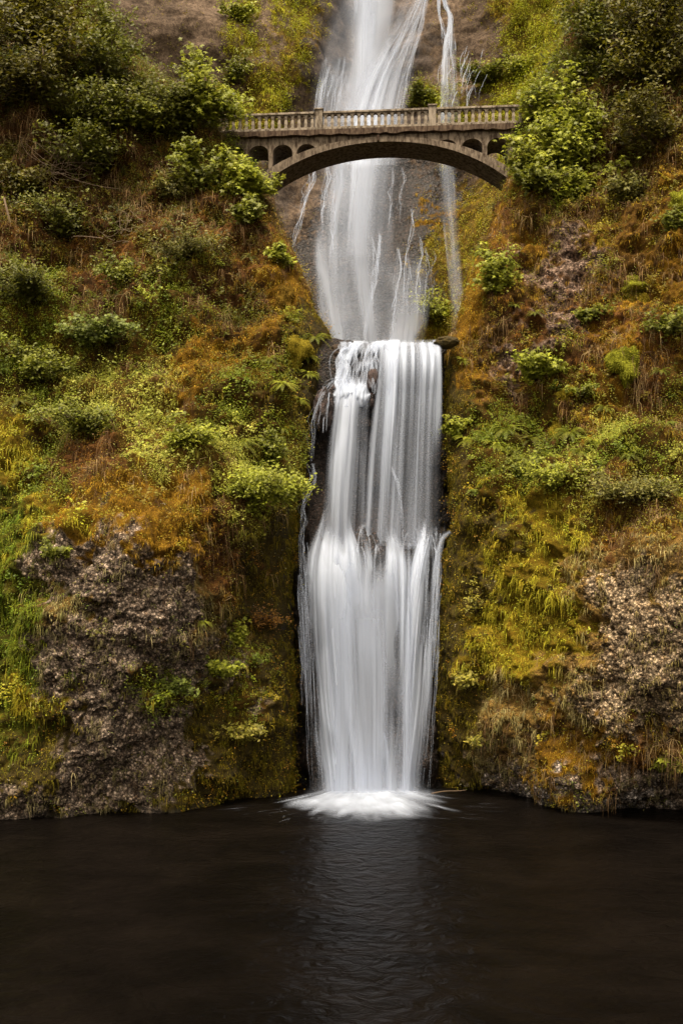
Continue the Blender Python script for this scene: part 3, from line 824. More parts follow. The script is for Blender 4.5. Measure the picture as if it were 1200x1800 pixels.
for k in range(34):                                                   # faint arcs where the curtains strike the ledge
    s0 = rs.choice([rs.uniform(575, 640), rs.uniform(640, 700), rs.uniform(700, 735), rs.uniform(735, 772)]); d = rs.uniform(-30, 30) + (8 if s0 > 720 else -8 if s0 < 600 else 0)
    d = min(d, 768 - s0); t0 = rs.uniform(915, 960); r = rs.uniform(10, 26)
    thr.append(strand([(s0, t0 + r, 46.9), (s0 + d * .3, t0 + r * .25, 46.6), (s0 + d * .65, t0 + r * .5, 46.3), (s0 + d * .9, t0 + r + 22, 46.0), (s0 + d * 1.05, t0 + rs.uniform(80, 160), 45.8)], rs.uniform(2, 7), rs.uniform(.15, .4), rs, 24, wob=.6, taper=.3))
for k in range(7):                                                   # the jet off the right end of the ledge
    q = rs.uniform(0, 1)
    thr.append(strand([(791, 934 + 4 * q, 47.4), (778, 943 + 12 * q, 47.0), (767 + 4 * q, 972, 46.6), (758 + 8 * q, 1035, 46.3), (749 + 9 * q, rs.uniform(1090, 1240), 46.2)], rs.uniform(3, 9), rs.uniform(.08, .22), rs, 30, wob=1))
for k in range(9):                                                    # pale tongue low in the right curtain
    q = rs.uniform(0, 1)
    thr.append(strand([(686 + 8 * q, 815 + 25 * q, 47.2), (696 + 5 * q, 850, 46.9), (703 + 4 * q, 890, 46.8), (706 + 4 * q, 930, 46.7)], rs.uniform(4, 9), .09, rs, 16, wob=.4))
build_sheet('spray', thr, LF)
tr = []
for k in range(9):                                                    # trickles down the left rocks
    j = lambda w=4: rs.normal() * w
    tr.append(strand([(590 + j(), 664, 47.7), (574 + j(), 680 + j(), 47.3), (563 + j(2), 700, 47.1), (553 + j(), 735, 46.95), (548 + j(), 770, 46.9), (547 + j(2), 812, 46.8)], rs.uniform(1.0, 2.0), .32, rs, 40, wob=1.8))
for k in range(9):
    j = lambda w=4: rs.normal() * w
    tr.append(strand([(548 + j(), 815, 46.7), (551 + j(), 840, 46.6), (541 + j(3), 866, 46.5), (533 + j(3), 893, 46.4), (537 + j(4), 918, 46.2), (530 + j(3), 945, 46.0), (528 + j(2), 1010, 45.7)], rs.uniform(1.0, 2.2), .32, rs, 44, wob=1.8))
for k in range(5):
    x = rs.uniform(562, 588)
    tr.append(strand([(x, 690, 47.3), (x - 3, 710, 47.1), (x - 6, rs.uniform(730, 770), 47.0)], 2.5, .6, rs, 16))
for k in range(85):                                                   # lace on both sides of the lower tier
    if rs.random() < .68: x = 524 + abs(rs.normal()) * 16; dx = 14
    else: x = 775 - abs(rs.normal()) * 12; dx = -18
    t0 = rs.uniform(935, 1150); ln = rs.uniform(70, 330); t1 = min(t0 + ln, 1396)
    tr.append(strand([(x, t0, 45.95), (x + dx * ln / 900 + J(0, 1), (t0 * 2 + t1) / 3, 45.8), (x + dx * ln / 450 + J(0, 1), (t0 + 2 * t1) / 3, 45.75), (x + dx * ln / 300, t1, 45.7)], rs.uniform(1.2, 3.6), rs.uniform(.15, .5), rs, 34))
build_sheet('trickles', tr, LF)['kind'] = 'stuff'

def foam():
    nr, na = 110, 460
    r = np.linspace(0, 1, nr)[:, None]; th = np.linspace(0, 2 * np.pi, na)[None, :]
    cx, cy = 1.05, 43.7
    x = cx + r * np.cos(th) * 5.3; y = cy + r * np.sin(th) * 6.0
    te = np.arctan2(y - (cy + 4.2), (x - cx) * .75); rr_ = np.hypot(y - (cy + 4.2), x - cx)
    a1 = fbm(np.stack([te * 2.5, rr_ * .25, 0 * te], -1), 3, 5)
    a2 = fbm(np.stack([te * 22, rr_ * .45, 0 * te], -1), 3, 6)
    a3 = fbm(np.stack([x * 1.5, y * .8, 0 * te], -1), 3, 7)
    reach = .74 + .18 * a1 + .11 * a2
    a = np.clip(1.2 * (1 - sstep(.15, 1.0, r / np.maximum(reach, .1))), 0, 1) * (.80 + .38 * a2 * sstep(.3, .75, r) + .20 * a3)
    a = np.clip(a, 0, 1); a[-1] = 0
    z = .02 + .22 * np.exp(-((x - cx) / 2.2) ** 2 - ((y - cy - 2.2) / 1.6) ** 2) + .05 * a * (1 + a3 + .5 * a2)
    build_sheet('foam', [(np.stack([x, y, z], -1)[:, ::-1], a[:, ::-1])], LF)
    # thin drift of foam on the pool
    V, A = [], []
    drift = []
    for k in range(46):
        ang = rs.uniform(math.pi * 1.02, math.pi * 1.98); r0 = rs.uniform(3.0, 5.2); r1 = r0 + rs.uniform(.3, 1.3)
        p = np.linspace(0, 1, 8)[:, None]; rr = r0 + (r1 - r0) * p
        an = ang + .05 * p; wd = rs.uniform(.03, .09)
        px = cx + np.cos(an) * rr * 1.15; py = cy + np.sin(an) * rr * .9
        q = np.array([-.5, 0, .5])[None]
        X = px - np.sin(an) * wd * q; Yv = py + np.cos(an) * wd * q
        al = np.sin(p * np.pi) * np.array([0, 1, 0.])[None] * rs.uniform(.05, .2)
        drift.append((np.stack([X, Yv, 0 * X + .03], -1), al))
    build_sheet('foam_streaks', drift, LF)['kind'] = 'stuff'
foam()

# ---- the upper waterfall, seen above and below the bridge
YOFF = -1.7
UF = empty('waterfall', at(635, 605, 70.5))
tag(UF, 'tall misty upper waterfall fanning down the rock face behind the bridge', 'waterfall')
build_sheet('plunge', [
 sheet([(-90, 588, 700, 82.6, .80), (0, 592, 698, 82.4, .84), (70, 596, 690, 82.0, .78), (130, 596, 682, 81.2, .55), (200, 566, 676, 79.6, .30)], 90, 130, 5, 30, lo=.80, hi=1.05, edge=.42, vf=.8, fold=.1,
       prof=[(0, .6), (.3, .8), (.45, 1.15), (.6, 1.1), (.75, .8), (1, .6)]),
 sheet([(-90, 618, 664, 81.9, .75), (0, 620, 666, 81.7, .78), (80, 622, 664, 81.3, .75), (150, 616, 664, 80.4, .7), (215, 598, 660, 79.2, .6)], 60, 110, 8, 31, lo=.5, hi=1.1, edge=.35, vf=1, fold=.1),
 sheet([(-90, 570, 720, 80.9, .12), (40, 565, 715, 79.9, .14), (130, 545, 715, 79.2, .20), (230, 535, 720, 77.4, .20), (320, 530, 725, 75, .13), (450, 540, 730, 71.6, .14)], 60, 90, 4, 32, lo=.8, hi=1, edge=.45, vf=1, fold=.1)], UF)
build_sheet('veil', [
 sheet([(-60, 728, 764, 82.4, .45), (0, 706, 754, 82.0, .5), (40, 684, 747, 81.6, .6), (90, 655, 739, 80.9, .75), (140, 625, 728, 80.2, .9), (200, 601, 717, 79.0, .95), (250, 588, 708, 77.6, .9), (290, 580, 702, 76.4, .8)],
       160, 220, 26, 33, lo=.22, hi=1.15, edge=.2, vf=1.5, fold=.2, prof=[(0, .95), (.25, 1.2), (.45, .95), (.65, .45), (1, .3)]),
 sheet([(100, 570, 620, 80.6, .0), (150, 556, 625, 80.0, .3), (200, 548, 630, 79.0, .5), (270, 556, 620, 77.2, .4)], 60, 90, 14, 34, lo=.1, hi=1.1, edge=.3, vf=2, swirl=.03)], UF)
vt = []
for k in range(50):                                                   # white threads of the fan
    q = rs.uniform(0, 1) ** .7
    x0 = 728 + 24 * q; x1 = 606 + 112 * q
    vt.append(strand([(x0 + 12, -60, 81.9), (x0 + J(0, 2), 0, 81.7), (x0 * .74 + x1 * .26 + J(0, 2), 50, 81.1), (x0 * .42 + x1 * .58 + J(0, 2), 100, 80.4), (x0 * .14 + x1 * .86 + J(0, 2), 155, 79.6), (x1 - 6, 215, 78.3), (x1 - 14, rs.uniform(240, 285), 76.8)], rs.uniform(1.2, 3.2), rs.uniform(.12, .42), rs, 44, wob=1.4))
for k in range(26):
    x0 = rs.uniform(556, 600)
    vt.append(strand([(x0 + 10, rs.uniform(100, 140), 80.3), (x0, 165, 79.6), (x0 - 5, rs.uniform(190, 220), 78.8)], rs.uniform(1.5, 3), .4, rs, 16))
for (xa, ta, xb, tb, n_, wd_) in [(553, 288, 515, 432, 7, 3.2), (574, 292, 566, 400, 8, 4), (600, 290, 578, 470, 6, 4.5), (668, 415, 640, 600, 9, 5), (655, 420, 652, 600, 5, 4), (700, 440, 690, 600, 8, 3.2), (724, 365, 706, 560, 5, 2.5),
                                  (716, 455, 712, 600, 4, 2.6), (737, 420, 733, 560, 5, 2.2), (748, 440, 745, 570, 4, 2), (762, 440, 758, 520, 3, 1.8), (690, 300, 684, 400, 4, 2.4), (705, 300, 703, 380, 3, 2), (589, 295, 580, 420, 5, 3), (541, 300, 530, 380, 3, 2)]:
    for k in range(n_):
        j = lambda w=2.5: rs.normal() * w
        Ya, Yb = np.interp([ta, tb], [280, 420, 600], [76.2, 73.0, 70.0])
        pts = [(xa + j(1.5), ta + j(4), Ya)] + [(xa * (1 - q) + xb * q + j(2.6) + (4 if q < .3 else 0), ta * (1 - q) + tb * q, Ya * (1 - q) + Yb * q) for q in (.2, .4, .6, .8)] + [(xb + j(1.5), tb + j(12), Yb)]
        vt.append(strand(pts, rs.uniform(.4, 1.0) * wd_, rs.uniform(.2, .55), rs, 40, wob=1.3))
build_sheet('threads', vt, UF)
build_sheet('lower_veil', [
 sheet([(235, 583, 706, 77.6, .5), (280, 570, 704, 76.3, .5), (340, 562, 698, 74.7, .48), (420, 552, 696, 72.9, .45), (500, 552, 702, 71.4, .46), (625, 566, 714, 69.4, .52)],
       150, 220, 18, 35, lo=.22, hi=1.05, edge=.14, vf=1.6, fold=.2, prof=[(0, .6), (.2, .75), (.45, 1.1), (.6, .9), (.75, .4), (1, .3)]),
 sheet([(270, 608, 676, 75.2, .65), (340, 604, 668, 73.6, .65), (430, 598, 660, 71.7, .55), (520, 592, 656, 70.1, .55), (625, 590, 656, 68.3, .6)],
       70, 160, 10, 36, lo=.35, hi=1.1, edge=.3, vf=1.2, fold=.1),
 sheet([(395, 545, 612, 71.7, .0), (450, 545, 615, 70.7, .40), (530, 555, 620, 69.3, .5), (625, 570, 630, 67.7, .55)], 60, 110, 8, 37, lo=.4, hi=1, edge=.35, vf=1),
 sheet([(430, 655, 770, 72.4, .0), (500, 660, 765, 71.2, .22), (560, 670, 755, 70.2, .35), (625, 668, 745, 69.0, .5)], 90, 100, 14, 38, lo=.25, hi=1.1, edge=.3, vf=1.5)], UF)

SF = empty('waterfall', at(800, 590, 69.5))
tag(SF, 'narrow lacy side fall right of the upper waterfall, thin mist below the bridge', 'waterfall')
sp_ = []
for k in range(26):
    q = rs.uniform(-1, 1); 
    sp_.append(strand([(777 + q, -30, 81.0), (781 + 2 * q, 5, 80.8), (792 + 3 * q, 30, 80.4), (789 + 4 * q, 58, 80.0), (787 + 9 * q, 90, 79.4), (788 + 14 * q, 125, 78.8), (790 + 16 * q, rs.uniform(140, 185), 78.2)], rs.uniform(1.2, 2.6), rs.uniform(.3, .65), rs, 36, wob=2.4))
for k in range(8):
    sp_.append(strand([(771 + J(0, 1), -20, 81), (771 + J(0, 1), 20, 80.6), (776 + J(0, 2), 50, 80.1), (784 + J(0, 3), 80, 79.6)], 1.8, .6, rs, 16))
for k in range(26):                                                   # little rills over the mossy shelf
    x0 = rs.choice([rs.uniform(818, 850), rs.uniform(770, 800), rs.uniform(812, 822)]); t0 = rs.uniform(75, 165)
    sp_.append(strand([(x0 + 8, t0, 78.4), (x0 + J(0, 2), t0 + 18, 78.0), (x0 - 3 + J(0, 3), t0 + 45, 77.2)], rs.uniform(1.3, 2.6), rs.uniform(.3, .7), rs, 14))
build_sheet('threads', sp_, SF)
YOFF = -3.4
build_sheet('mist', [
 sheet([(-20, 772, 784, 81.0, .5), (40, 784, 798, 80.4, .6), (90, 776, 802, 79.6, .55), (150, 771, 807, 78.6, .45), (210, 770, 808, 77.4, .3)], 50, 90, 10, 40, lo=.3, hi=1.1, edge=.3, vf=3),
 sheet([(190, 768, 802, 77.6, .40), (285, 768, 803, 75.6, .42), (350, 772, 806, 74.4, .36), (450, 782, 812, 72.5, .34), (540, 788, 818, 71.0, .32), (640, 790, 822, 69.6, .2)], 60, 160, 8, 41, lo=.55, hi=1.05, edge=.38, vf=2, fold=.1)], SF)

YOFF = 0.
# ------------------------------------------------------------------ stones at the lip
def boulder(s, t, Y, wpx, hpx, label, seed, col=((.055, .035, .030), (.025, .014, .012)), rock=.6, wet=.9, name='boulder', group=None):
    th, ph = np.meshgrid(np.linspace(0, 2 * np.pi, 49), np.linspace(0, np.pi, 33))
    d = np.stack([np.sin(ph) * np.cos(th), np.sin(ph) * np.sin(th), np.cos(ph)], -1)
    c = at(s, t, Y)
    r = 1 + .22 * fbm(d * 1.4 + seed, 3, seed) + .05 * fbm(d * 5 + seed, 2, seed)
    m = Y / F
    P = d * r[..., None] * np.array([wpx * m / 2, (wpx + hpx) * m / 4, hpx * m / 2])
    n = P.shape[0] * P.shape[1]
    me = np_mesh(name, P.reshape(-1, 3), [grid_faces(*P.shape[:2])], {'ColA': np.tile(col[0], (n, 1)), 'ColB': np.tile(col[1], (n, 1)), 'rock': np.full(n, rock), 'wet': np.full(n, wet)})
    o = link(name, me, M_CLIFF, smooth=True); o.location = c
    return tag(o, label, 'rock' if name == 'boulder' else 'moss', group)
boulder(655, 668, 47.9, 19, 40, 'dark wet boulder splitting the two curtains below the lip', 3, rock=.2)
boulder(654, 700, 48.1, 16, 40, 'smaller wet rock below the boulder between the two curtains', 8)
boulder(694, 612, 48.7, 14, 14, 'small reddish wet stone on the lip amid white water', 5, ((.09, .035, .025), (.05, .02, .015)), .1)
boulder(570, 722, 47.9, 38, 84, 'tall wet rock with thin trickles left of the upper curtain', 12)
boulder(588, 688, 48.2, 22, 24, 'rounded wet rock at the left shoulder of the lip cascade', 15)
boulder(784, 602, 48.8, 46, 20, 'mossy brown rock ending the lip on its right', 19, ((.07, .05, .015), (.04, .03, .012)), 0, .3)
boulder(592, 618, 49.0, 30, 22, 'dark brown rock at the left end of the lip', 23, ((.05, .032, .02), (.03, .02, .012)), .2, .5)

# ------------------------------------------------------------------ the bridge
import bmesh
from mathutils import Matrix
BL = at(410, 240, 55.5); BR = at(890, 240, 54.5)
bang = math.atan2(BR[1] - BL[1], BR[0] - BL[0])
BRG = empty('concrete_footbridge', (BL[0], BL[1], 0)); BRG.rotation_euler.z = bang
tag(BRG, 'weathered concrete arch footbridge with balustrade spanning the gorge', 'bridge')
BW = 1.9
def bmobj(name, bm, mat, parent, bev=0):
    if bev: bmesh.ops.bevel(bm, geom=bm.edges[:], offset=bev, segments=1, affect='EDGES')
    bmesh.ops.recalc_face_normals(bm, faces=bm.faces[:])
    me = bpy.data.meshes.new(name); bm.to_mesh(me); bm.free()
    return link(name, me, mat, parent)
def add_box(bm, x0, x1, y0, y1, z0, z1):
    bmesh.ops.create_cube(bm, size=1, matrix=Matrix.Translation(((x0 + x1) / 2, (y0 + y1) / 2, (z0 + z1) / 2)) @ Matrix.Diagonal((x1 - x0, y1 - y0, z1 - z0, 1)))
def strip_solid(bm, xs, top, bot, y0, y1):
    n = len(xs); vs = []
    for x, a, b in zip(xs, top, bot):
        vs.append([bm.verts.new((x, y0, a)), bm.verts.new((x, y0, b)), bm.verts.new((x, y1, b)), bm.verts.new((x, y1, a))])
    for p, q in zip(vs[:-1], vs[1:]):
        for k in range(4):
            bm.faces.new((p[k], p[(k + 1) % 4], q[(k + 1) % 4], q[k]))
    bm.faces.new(vs[0]); bm.faces.new(vs[-1][::-1])
XC = 8.55
ext = lambda x: 35.56 - (.030 * (x - XC) ** 2 + .0002 * (x - XC) ** 4)
thk = lambda x: .28 + .0075 * (x - XC) ** 2
xa = np.linspace(XC - 8.4, XC + 8.4, 110)
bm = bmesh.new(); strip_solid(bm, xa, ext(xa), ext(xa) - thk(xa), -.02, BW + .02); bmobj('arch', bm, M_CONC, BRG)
bm = bmesh.new(); add_box(bm, -1.6, 18.2, -.16, BW + .16, 35.72, 36.02); bmesh.ops.subdivide_edges(bm, edges=[e for e in bm.edges if abs(e.verts[0].co.x - e.verts[1].co.x) > 1], cuts=120)
for v in bm.verts:                                                    # crumbling, lichened edge
    if v.co.z < 35.8: v.co.z += .05 * float(vnoise(np.array([v.co.x * 3, v.co.y, 0.]), 4)); v.co.y += .02 * float(vnoise(np.array([v.co.x * 5, v.co.y, 3.]), 6))
bmobj('deck', bm, M_EDGE, BRG)
cols = [.77 + 1.37 * k for k in (-1, 0, 1, 2)] + [15.65 - 1.42 * k for k in (-1, 0, 1, 2)]
op = [(.77 + 1.37 * k + .13, .77 + 1.37 * (k + 1) - .13) for k in (-1, 0, 1, 2)] + [(15.65 - 1.42 * (k + 1) + .13, 15.65 - 1.42 * k - .13) for k in (-1, 0, 1, 2)]
xs = np.linspace(-1.6, 18.2, 800)
bot = np.full(xs.shape, 34.86)
for a, b in op:
    m_ = (xs > a) & (xs < b); q = (xs[m_] - (a + b) / 2) / ((b - a) / 2)
    bot[m_] = 34.86 + .46 * np.sqrt(np.clip(1 - q * q, 0, 1))
bot = np.maximum(bot, np.where((xs > XC - 8.4) & (xs < XC + 8.4), ext(xs) - .06, -99)); bot = np.minimum(bot, 35.70)
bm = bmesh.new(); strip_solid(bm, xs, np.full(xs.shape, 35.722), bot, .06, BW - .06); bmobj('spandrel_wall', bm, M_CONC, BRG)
for x in cols:
    z0 = ext(x) - .05 if XC - 7.0 < x < XC + 7.6 else 32.2
    if z0 > 34.8: continue
    bm = bmesh.new(); add_box(bm, x - .13, x + .13, .03, BW - .03, z0, 34.90); bmobj('column', bm, M_CONC, BRG, .015)
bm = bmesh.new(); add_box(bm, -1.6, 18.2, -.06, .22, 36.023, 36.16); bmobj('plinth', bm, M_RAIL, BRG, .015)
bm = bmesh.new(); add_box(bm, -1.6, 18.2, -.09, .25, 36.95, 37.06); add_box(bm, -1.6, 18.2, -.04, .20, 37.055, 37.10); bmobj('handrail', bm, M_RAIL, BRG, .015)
PIL = [-1.5, 4.9, 11.3, 17.7]
pm = None
for x in PIL:
    bm = bmesh.new(); add_box(bm, x - .21, x + .21, -.13, .29, 35.86, 37.14); p = bmobj('pilaster', bm, M_RAIL, BRG, .02)
    bm = bmesh.new(); add_box(bm, x - .26, x + .26, -.18, .34, 37.13, 37.24); bmobj('cap', bm, M_RAIL, p, .03)
pitch = 6.4 / 17
bx_ = [PIL[i] + pitch * k for i in range(3) for k in range(1, 17)]
def bal_mesh():
    bm = bmesh.new()
    prof = [(36.155, .105), (36.23, .105), (36.26, .075), (36.45, .085), (36.62, .075), (36.72, .062), (36.75, .085), (36.80, .085)]
    prev = None
    for z, r in prof:
        ring = [bm.verts.new((r * sx, .08 + r * sy, z)) for sx, sy in ((-1, -1), (1, -1), (1, 1), (-1, 1))]
        if prev:
            for k in range(4): bm.faces.new((prev[k], prev[(k + 1) % 4], ring[(k + 1) % 4], ring[k]))
        prev = ring
    bm.faces.new(prev)
    me = bpy.data.meshes.new('baluster'); bm.to_mesh(me); bm.free(); me.materials.append(M_RAIL); return me
bme = bal_mesh()
for x in bx_:
    o = bpy.data.objects.new('baluster', bme); COL.objects.link(o); o.parent = BRG; o.location = (x, 0, 0)
# the little arches that join the balusters under the handrail
xs = np.linspace(PIL[0], PIL[3], 2400); ph = ((xs - PIL[0]) / pitch) % 1; q = (ph - .5) / .30
bt = np.where(np.abs(q) < 1, 36.79 + .125 * np.sqrt(np.clip(1 - q * q, 0, 1)), 36.79)
bm = bmesh.new(); strip_solid(bm, xs, np.full(xs.shape, 36.953), bt, -.02, .18); bmobj('arcade', bm, M_RAIL, BRG)
# far balustrade
bm = bmesh.new(); add_box(bm, -1.6, 18.2, BW - .2, BW + .05, 36.025, 36.15); add_box(bm, -1.6, 18.2, BW - .22, BW + .08, 36.95, 37.09)
for x in bx_: add_box(bm, x - .08, x + .08, BW - .15, BW + .0, 36.14, 36.96)
for x in PIL: add_box(bm, x - .21, x + .21, BW - .28, BW + .13, 36.03, 37.2)
bmobj('rear_balustrade', bm, M_RAIL, BRG)
bm = bmesh.new(); add_box(bm, XC - .3 - .06, XC - .3 + .06, -.14, .0, 35.3, 35.62); bmobj('drain_spout', bm, M_EDGE, BRG, .02)

# ------------------------------------------------------------------ trees, shrubs, ferns
def tube(pts, radii, k=5):
    pts = np.asarray(pts, float); n = len(pts)
    tg = unit(np.gradient(pts, axis=0)); ref = np.array([.3, .8, .1]); a = unit(np.cross(tg, ref)); b = np.cross(tg, a)
    th = np.arange(k) / k * 2 * np.pi
    V = pts[:, None] + np.asarray(radii)[:, None, None] * (a[:, None] * np.cos(th)[None, :, None] + b[:, None] * np.sin(th)[None, :, None])
    j, i = np.mgrid[0:n - 1, 0:k]
    f = np.stack([j * k + i, j * k + (i + 1) % k, (j + 1) * k + (i + 1) % k, (j + 1) * k + i], -1).reshape(-1, 4)
    return V.reshape(-1, 3), f

def join(parts):
    V, Fc, o = [], [], 0
    for v, f in parts: V.append(v); Fc.append(f + o); o += len(v)
    return np.concatenate(V), np.concatenate(Fc)

def grow(base, nrm, R, H, rs, nb, nsub, spread=.9, up=.8):
    """branches: list of (points, radii); tips: (n,3) places for leaf sprays"""
    br, tips = [], []
    for i in range(nb):
        d = unit(nrm * spread * rs.uniform(.1, 1) + np.array([rs.normal() * .75, rs.normal() * .35, up * rs.uniform(.3, 1.2)]))
        L = rs.uniform(.25, 1.35)
        end = base + d * np.array([R, R, H]) * L
        mid = base + (end - base) * .5 + np.array([rs.normal() * .08 * R, rs.normal() * .08 * R, .14 * H])
        k = np.linspace(0, 1, 7)[:, None]
        pts = base * (1 - k) ** 2 + 2 * mid * k * (1 - k) + end * k * k
        r0 = .012 * (R + H) ; br.append((pts, r0 * (1 - .8 * k[:, 0])))
        for j in range(nsub):
            q = rs.uniform(.3, 1); p = base * (1 - q) ** 2 + 2 * mid * q * (1 - q) + end * q * q
            e = p + unit(d * .6 + rs.normal(size=3) * .8 + np.array([0, -.2, .1])) * (R + H) * .5 * rs.uniform(.18, .42)
            kk = np.linspace(0, 1, 4)[:, None]; pp = p * (1 - kk) + e * kk + np.array([0, 0, 1]) * np.sin(kk * 3.1) * .03 * H
            br.append((pp, r0 * .35 * (1 - .7 * kk[:, 0])))
            for z in (.55, .8, 1.0): tips.append(p * (1 - z) + e * z)
        tips.append(end)
    return br, np.array(tips)

PAL = {
 'bright': ((.200, .235, .016), (.310, .310, .030)), 'mid': ((.120, .145, .010), (.200, .200, .018)), 'dark': ((.070, .068, .005), (.130, .110, .009)),
 'olive': ((.110, .115, .018), (.185, .160, .030)), 'yellow': ((.220, .220, .025), (.290, .230, .035)), 'blue': ((.115, .150, .018), (.175, .200, .028)),
 'rust': ((.200, .080, .018), (.280, .150, .022)), 'deep': ((.080, .095, .008), (.145, .140, .012)),
}
def wall_for(s, t):
    return WL if s < 600 else WR

def plant(name, label, cat, s, t, rpx, hpx, nb, nsub, nleaf, lsize, pal, lobed=False, seed=0, wall=None, trunk=False, group=None, Y=None, out=.0, up=.8, flat=.6):
    r_ = np.random.default_rng(1000 + seed)
    wl_ = wall or wall_for(s, t)
    p, n = wl_.find(s, t)
    p = p - n * .12
    m = p[1] / F; R, H = rpx * m, hpx * m
    nrm = unit(np.array([n[0] * .5, min(n[1], -.4), 0.]))
    if trunk:
        br, tips = [], []
        for q in r_.uniform(.0, 1., nb):
            a_, b_ = grow(np.array([R * .1 * q, -.3 * q, -H * .4 + H * 1.2 * q]), nrm, R * (1.15 - .6 * q), H * .30, r_, 2, nsub, up=up)
            br += a_; tips.append(b_)
        tips = np.concatenate(tips)
    else:
        br, tips = grow(np.zeros(3), nrm, R, H, r_, nb, nsub, up=up)
    root = empty(name, p); tag(root, label, cat, group)
    parts = [tube(a, b) for a, b in br]
    if trunk:
        k = np.linspace(0, 1, 9)[:, None]
        pts = np.array([0, 0, -H * .5]) * (1 - k) + np.array([R * .1, -.3, H * .85]) * k + .05 * R * np.sin(k * 7)
        parts.append(tube(pts, (.045 * H * (1 - .75 * k[:, 0])).clip(.03), 7))
    V, f = join(parts)
    link('trunk' if trunk else 'stems', np_mesh('stems', V, [f]), M_BARK, root, smooth=True)
    ti = r_.integers(0, len(tips), nleaf)
    nt = len(tips); tb = .5 + .9 * r_.random(nt)
    sr = (.065 * (R + H) * (.5 + .9 * r_.random(nt))).clip(.06, .42)
    o = r_.normal(size=(nleaf, 3)) * np.array([1, 1, flat]) * sr[ti][:, None]
    C = tips[ti] + o
    nr = unit(np.array([0, -.55, .85]) + r_.normal(size=(nleaf, 3)) * .42)
    c0, c1 = PAL[pal] if isinstance(pal, str) else pal
    mixc = (.5 * r_.random(nt)[ti] + .5 * r_.random(nleaf))[:, None]
    col = (np.array(c0) * (1 - mixc) + np.array(c1) * mixc) * tb[ti][:, None] * (.8 + .4 * r_.random((nleaf, 1)))
    sz = lsize * m * (.65 + .7 * r_.random(nleaf))
    V, f, cc = (lobed_geo if lobed else leaves_geo)(C, nr, sz, col, r_)
    link('foliage', np_mesh('foliage', V, [f], {'Col': cc}), M_LEAF, root)
    return root

def fern_mesh(seed, pal='mid', nf=24):
    r_ = np.random.default_rng(seed); V, Fc, Cc, o = [], [], [], 0
    c0, c1 = map(np.array, PAL[pal])
    for i in range(nf):
        az = -math.pi / 2 + r_.uniform(-1.9, 1.9); L = r_.uniform(.75, 1.1); el = r_.uniform(.25, 1.0)
        d = np.array([math.cos(az), math.sin(az), 0])
        k = np.linspace(0, 1, 22); 
        pts = d[None] * (k * L)[:, None] * math.cos(el * .6) + np.array([0, 0, 1])[None] * (L * (el * k - .85 * k * k))[:, None]
        tg = unit(np.gradient(pts, axis=0)); sd = unit(np.cross(tg, np.array([0, 0, 1.]))); 
        wl2 = .15 * L * np.sin(np.clip(k * .95 + .08, 0, 1) * np.pi) ** .7
        c = (c0 + (c1 - c0) * r_.random()) * r_.uniform(.7, 1.25)
        for sg in (-1, 1):
            for j in range(2, 22):
                p = pts[j]; lv = sd[j] * sg * wl2[j] + tg[j] * wl2[j] * .35 + np.array([0, 0, -.25 * wl2[j]])
                ww = tg[j] * .013
                V += [p - ww, p + ww, p + lv * .6 + ww * .8, p + lv, p + lv * .6 - ww * .8]; Fc.append([o, o + 1, o + 2, o + 3, o + 4]); o += 5
                Cc += [c * r_.uniform(.85, 1.15)] * 5
    return np_mesh('fronds', np.array(V), [np.array(Fc)], {'Col': np.array(Cc)})
FERN = {k: fern_mesh(i + 5, k) for i, k in enumerate(('mid', 'bright', 'deep', 'olive', 'blue'))}
crown_me = None
def fern(label, s, t, rpx, pal, seed, rot=0):
    global crown_me
    p, n = wall_for(s, t).find(s, t)
    root = empty('fern', p + n * .02); tag(root, label, 'fern', 'ferns on the cliffs')
    o = bpy.data.objects.new('fronds', FERN[pal]); COL.objects.link(o); o.parent = root
    if not FERN[pal].materials: FERN[pal].materials.append(M_LEAF)
    if crown_me is None:
        v, f = tube(np.array([[0, .25, -.12], [0, .1, -.02], [0, 0, .03]]), [.07, .06, .02], 7); crown_me = np_mesh('rootstock', v, [f]); crown_me.materials.append(M_BARK)
    c = bpy.data.objects.new('rootstock', crown_me); COL.objects.link(c); c.parent = root
    sc = rpx * p[1] / F; root.scale = (sc, sc, sc * .9); root.rotation_euler = (.25, 0, rot)
    return root

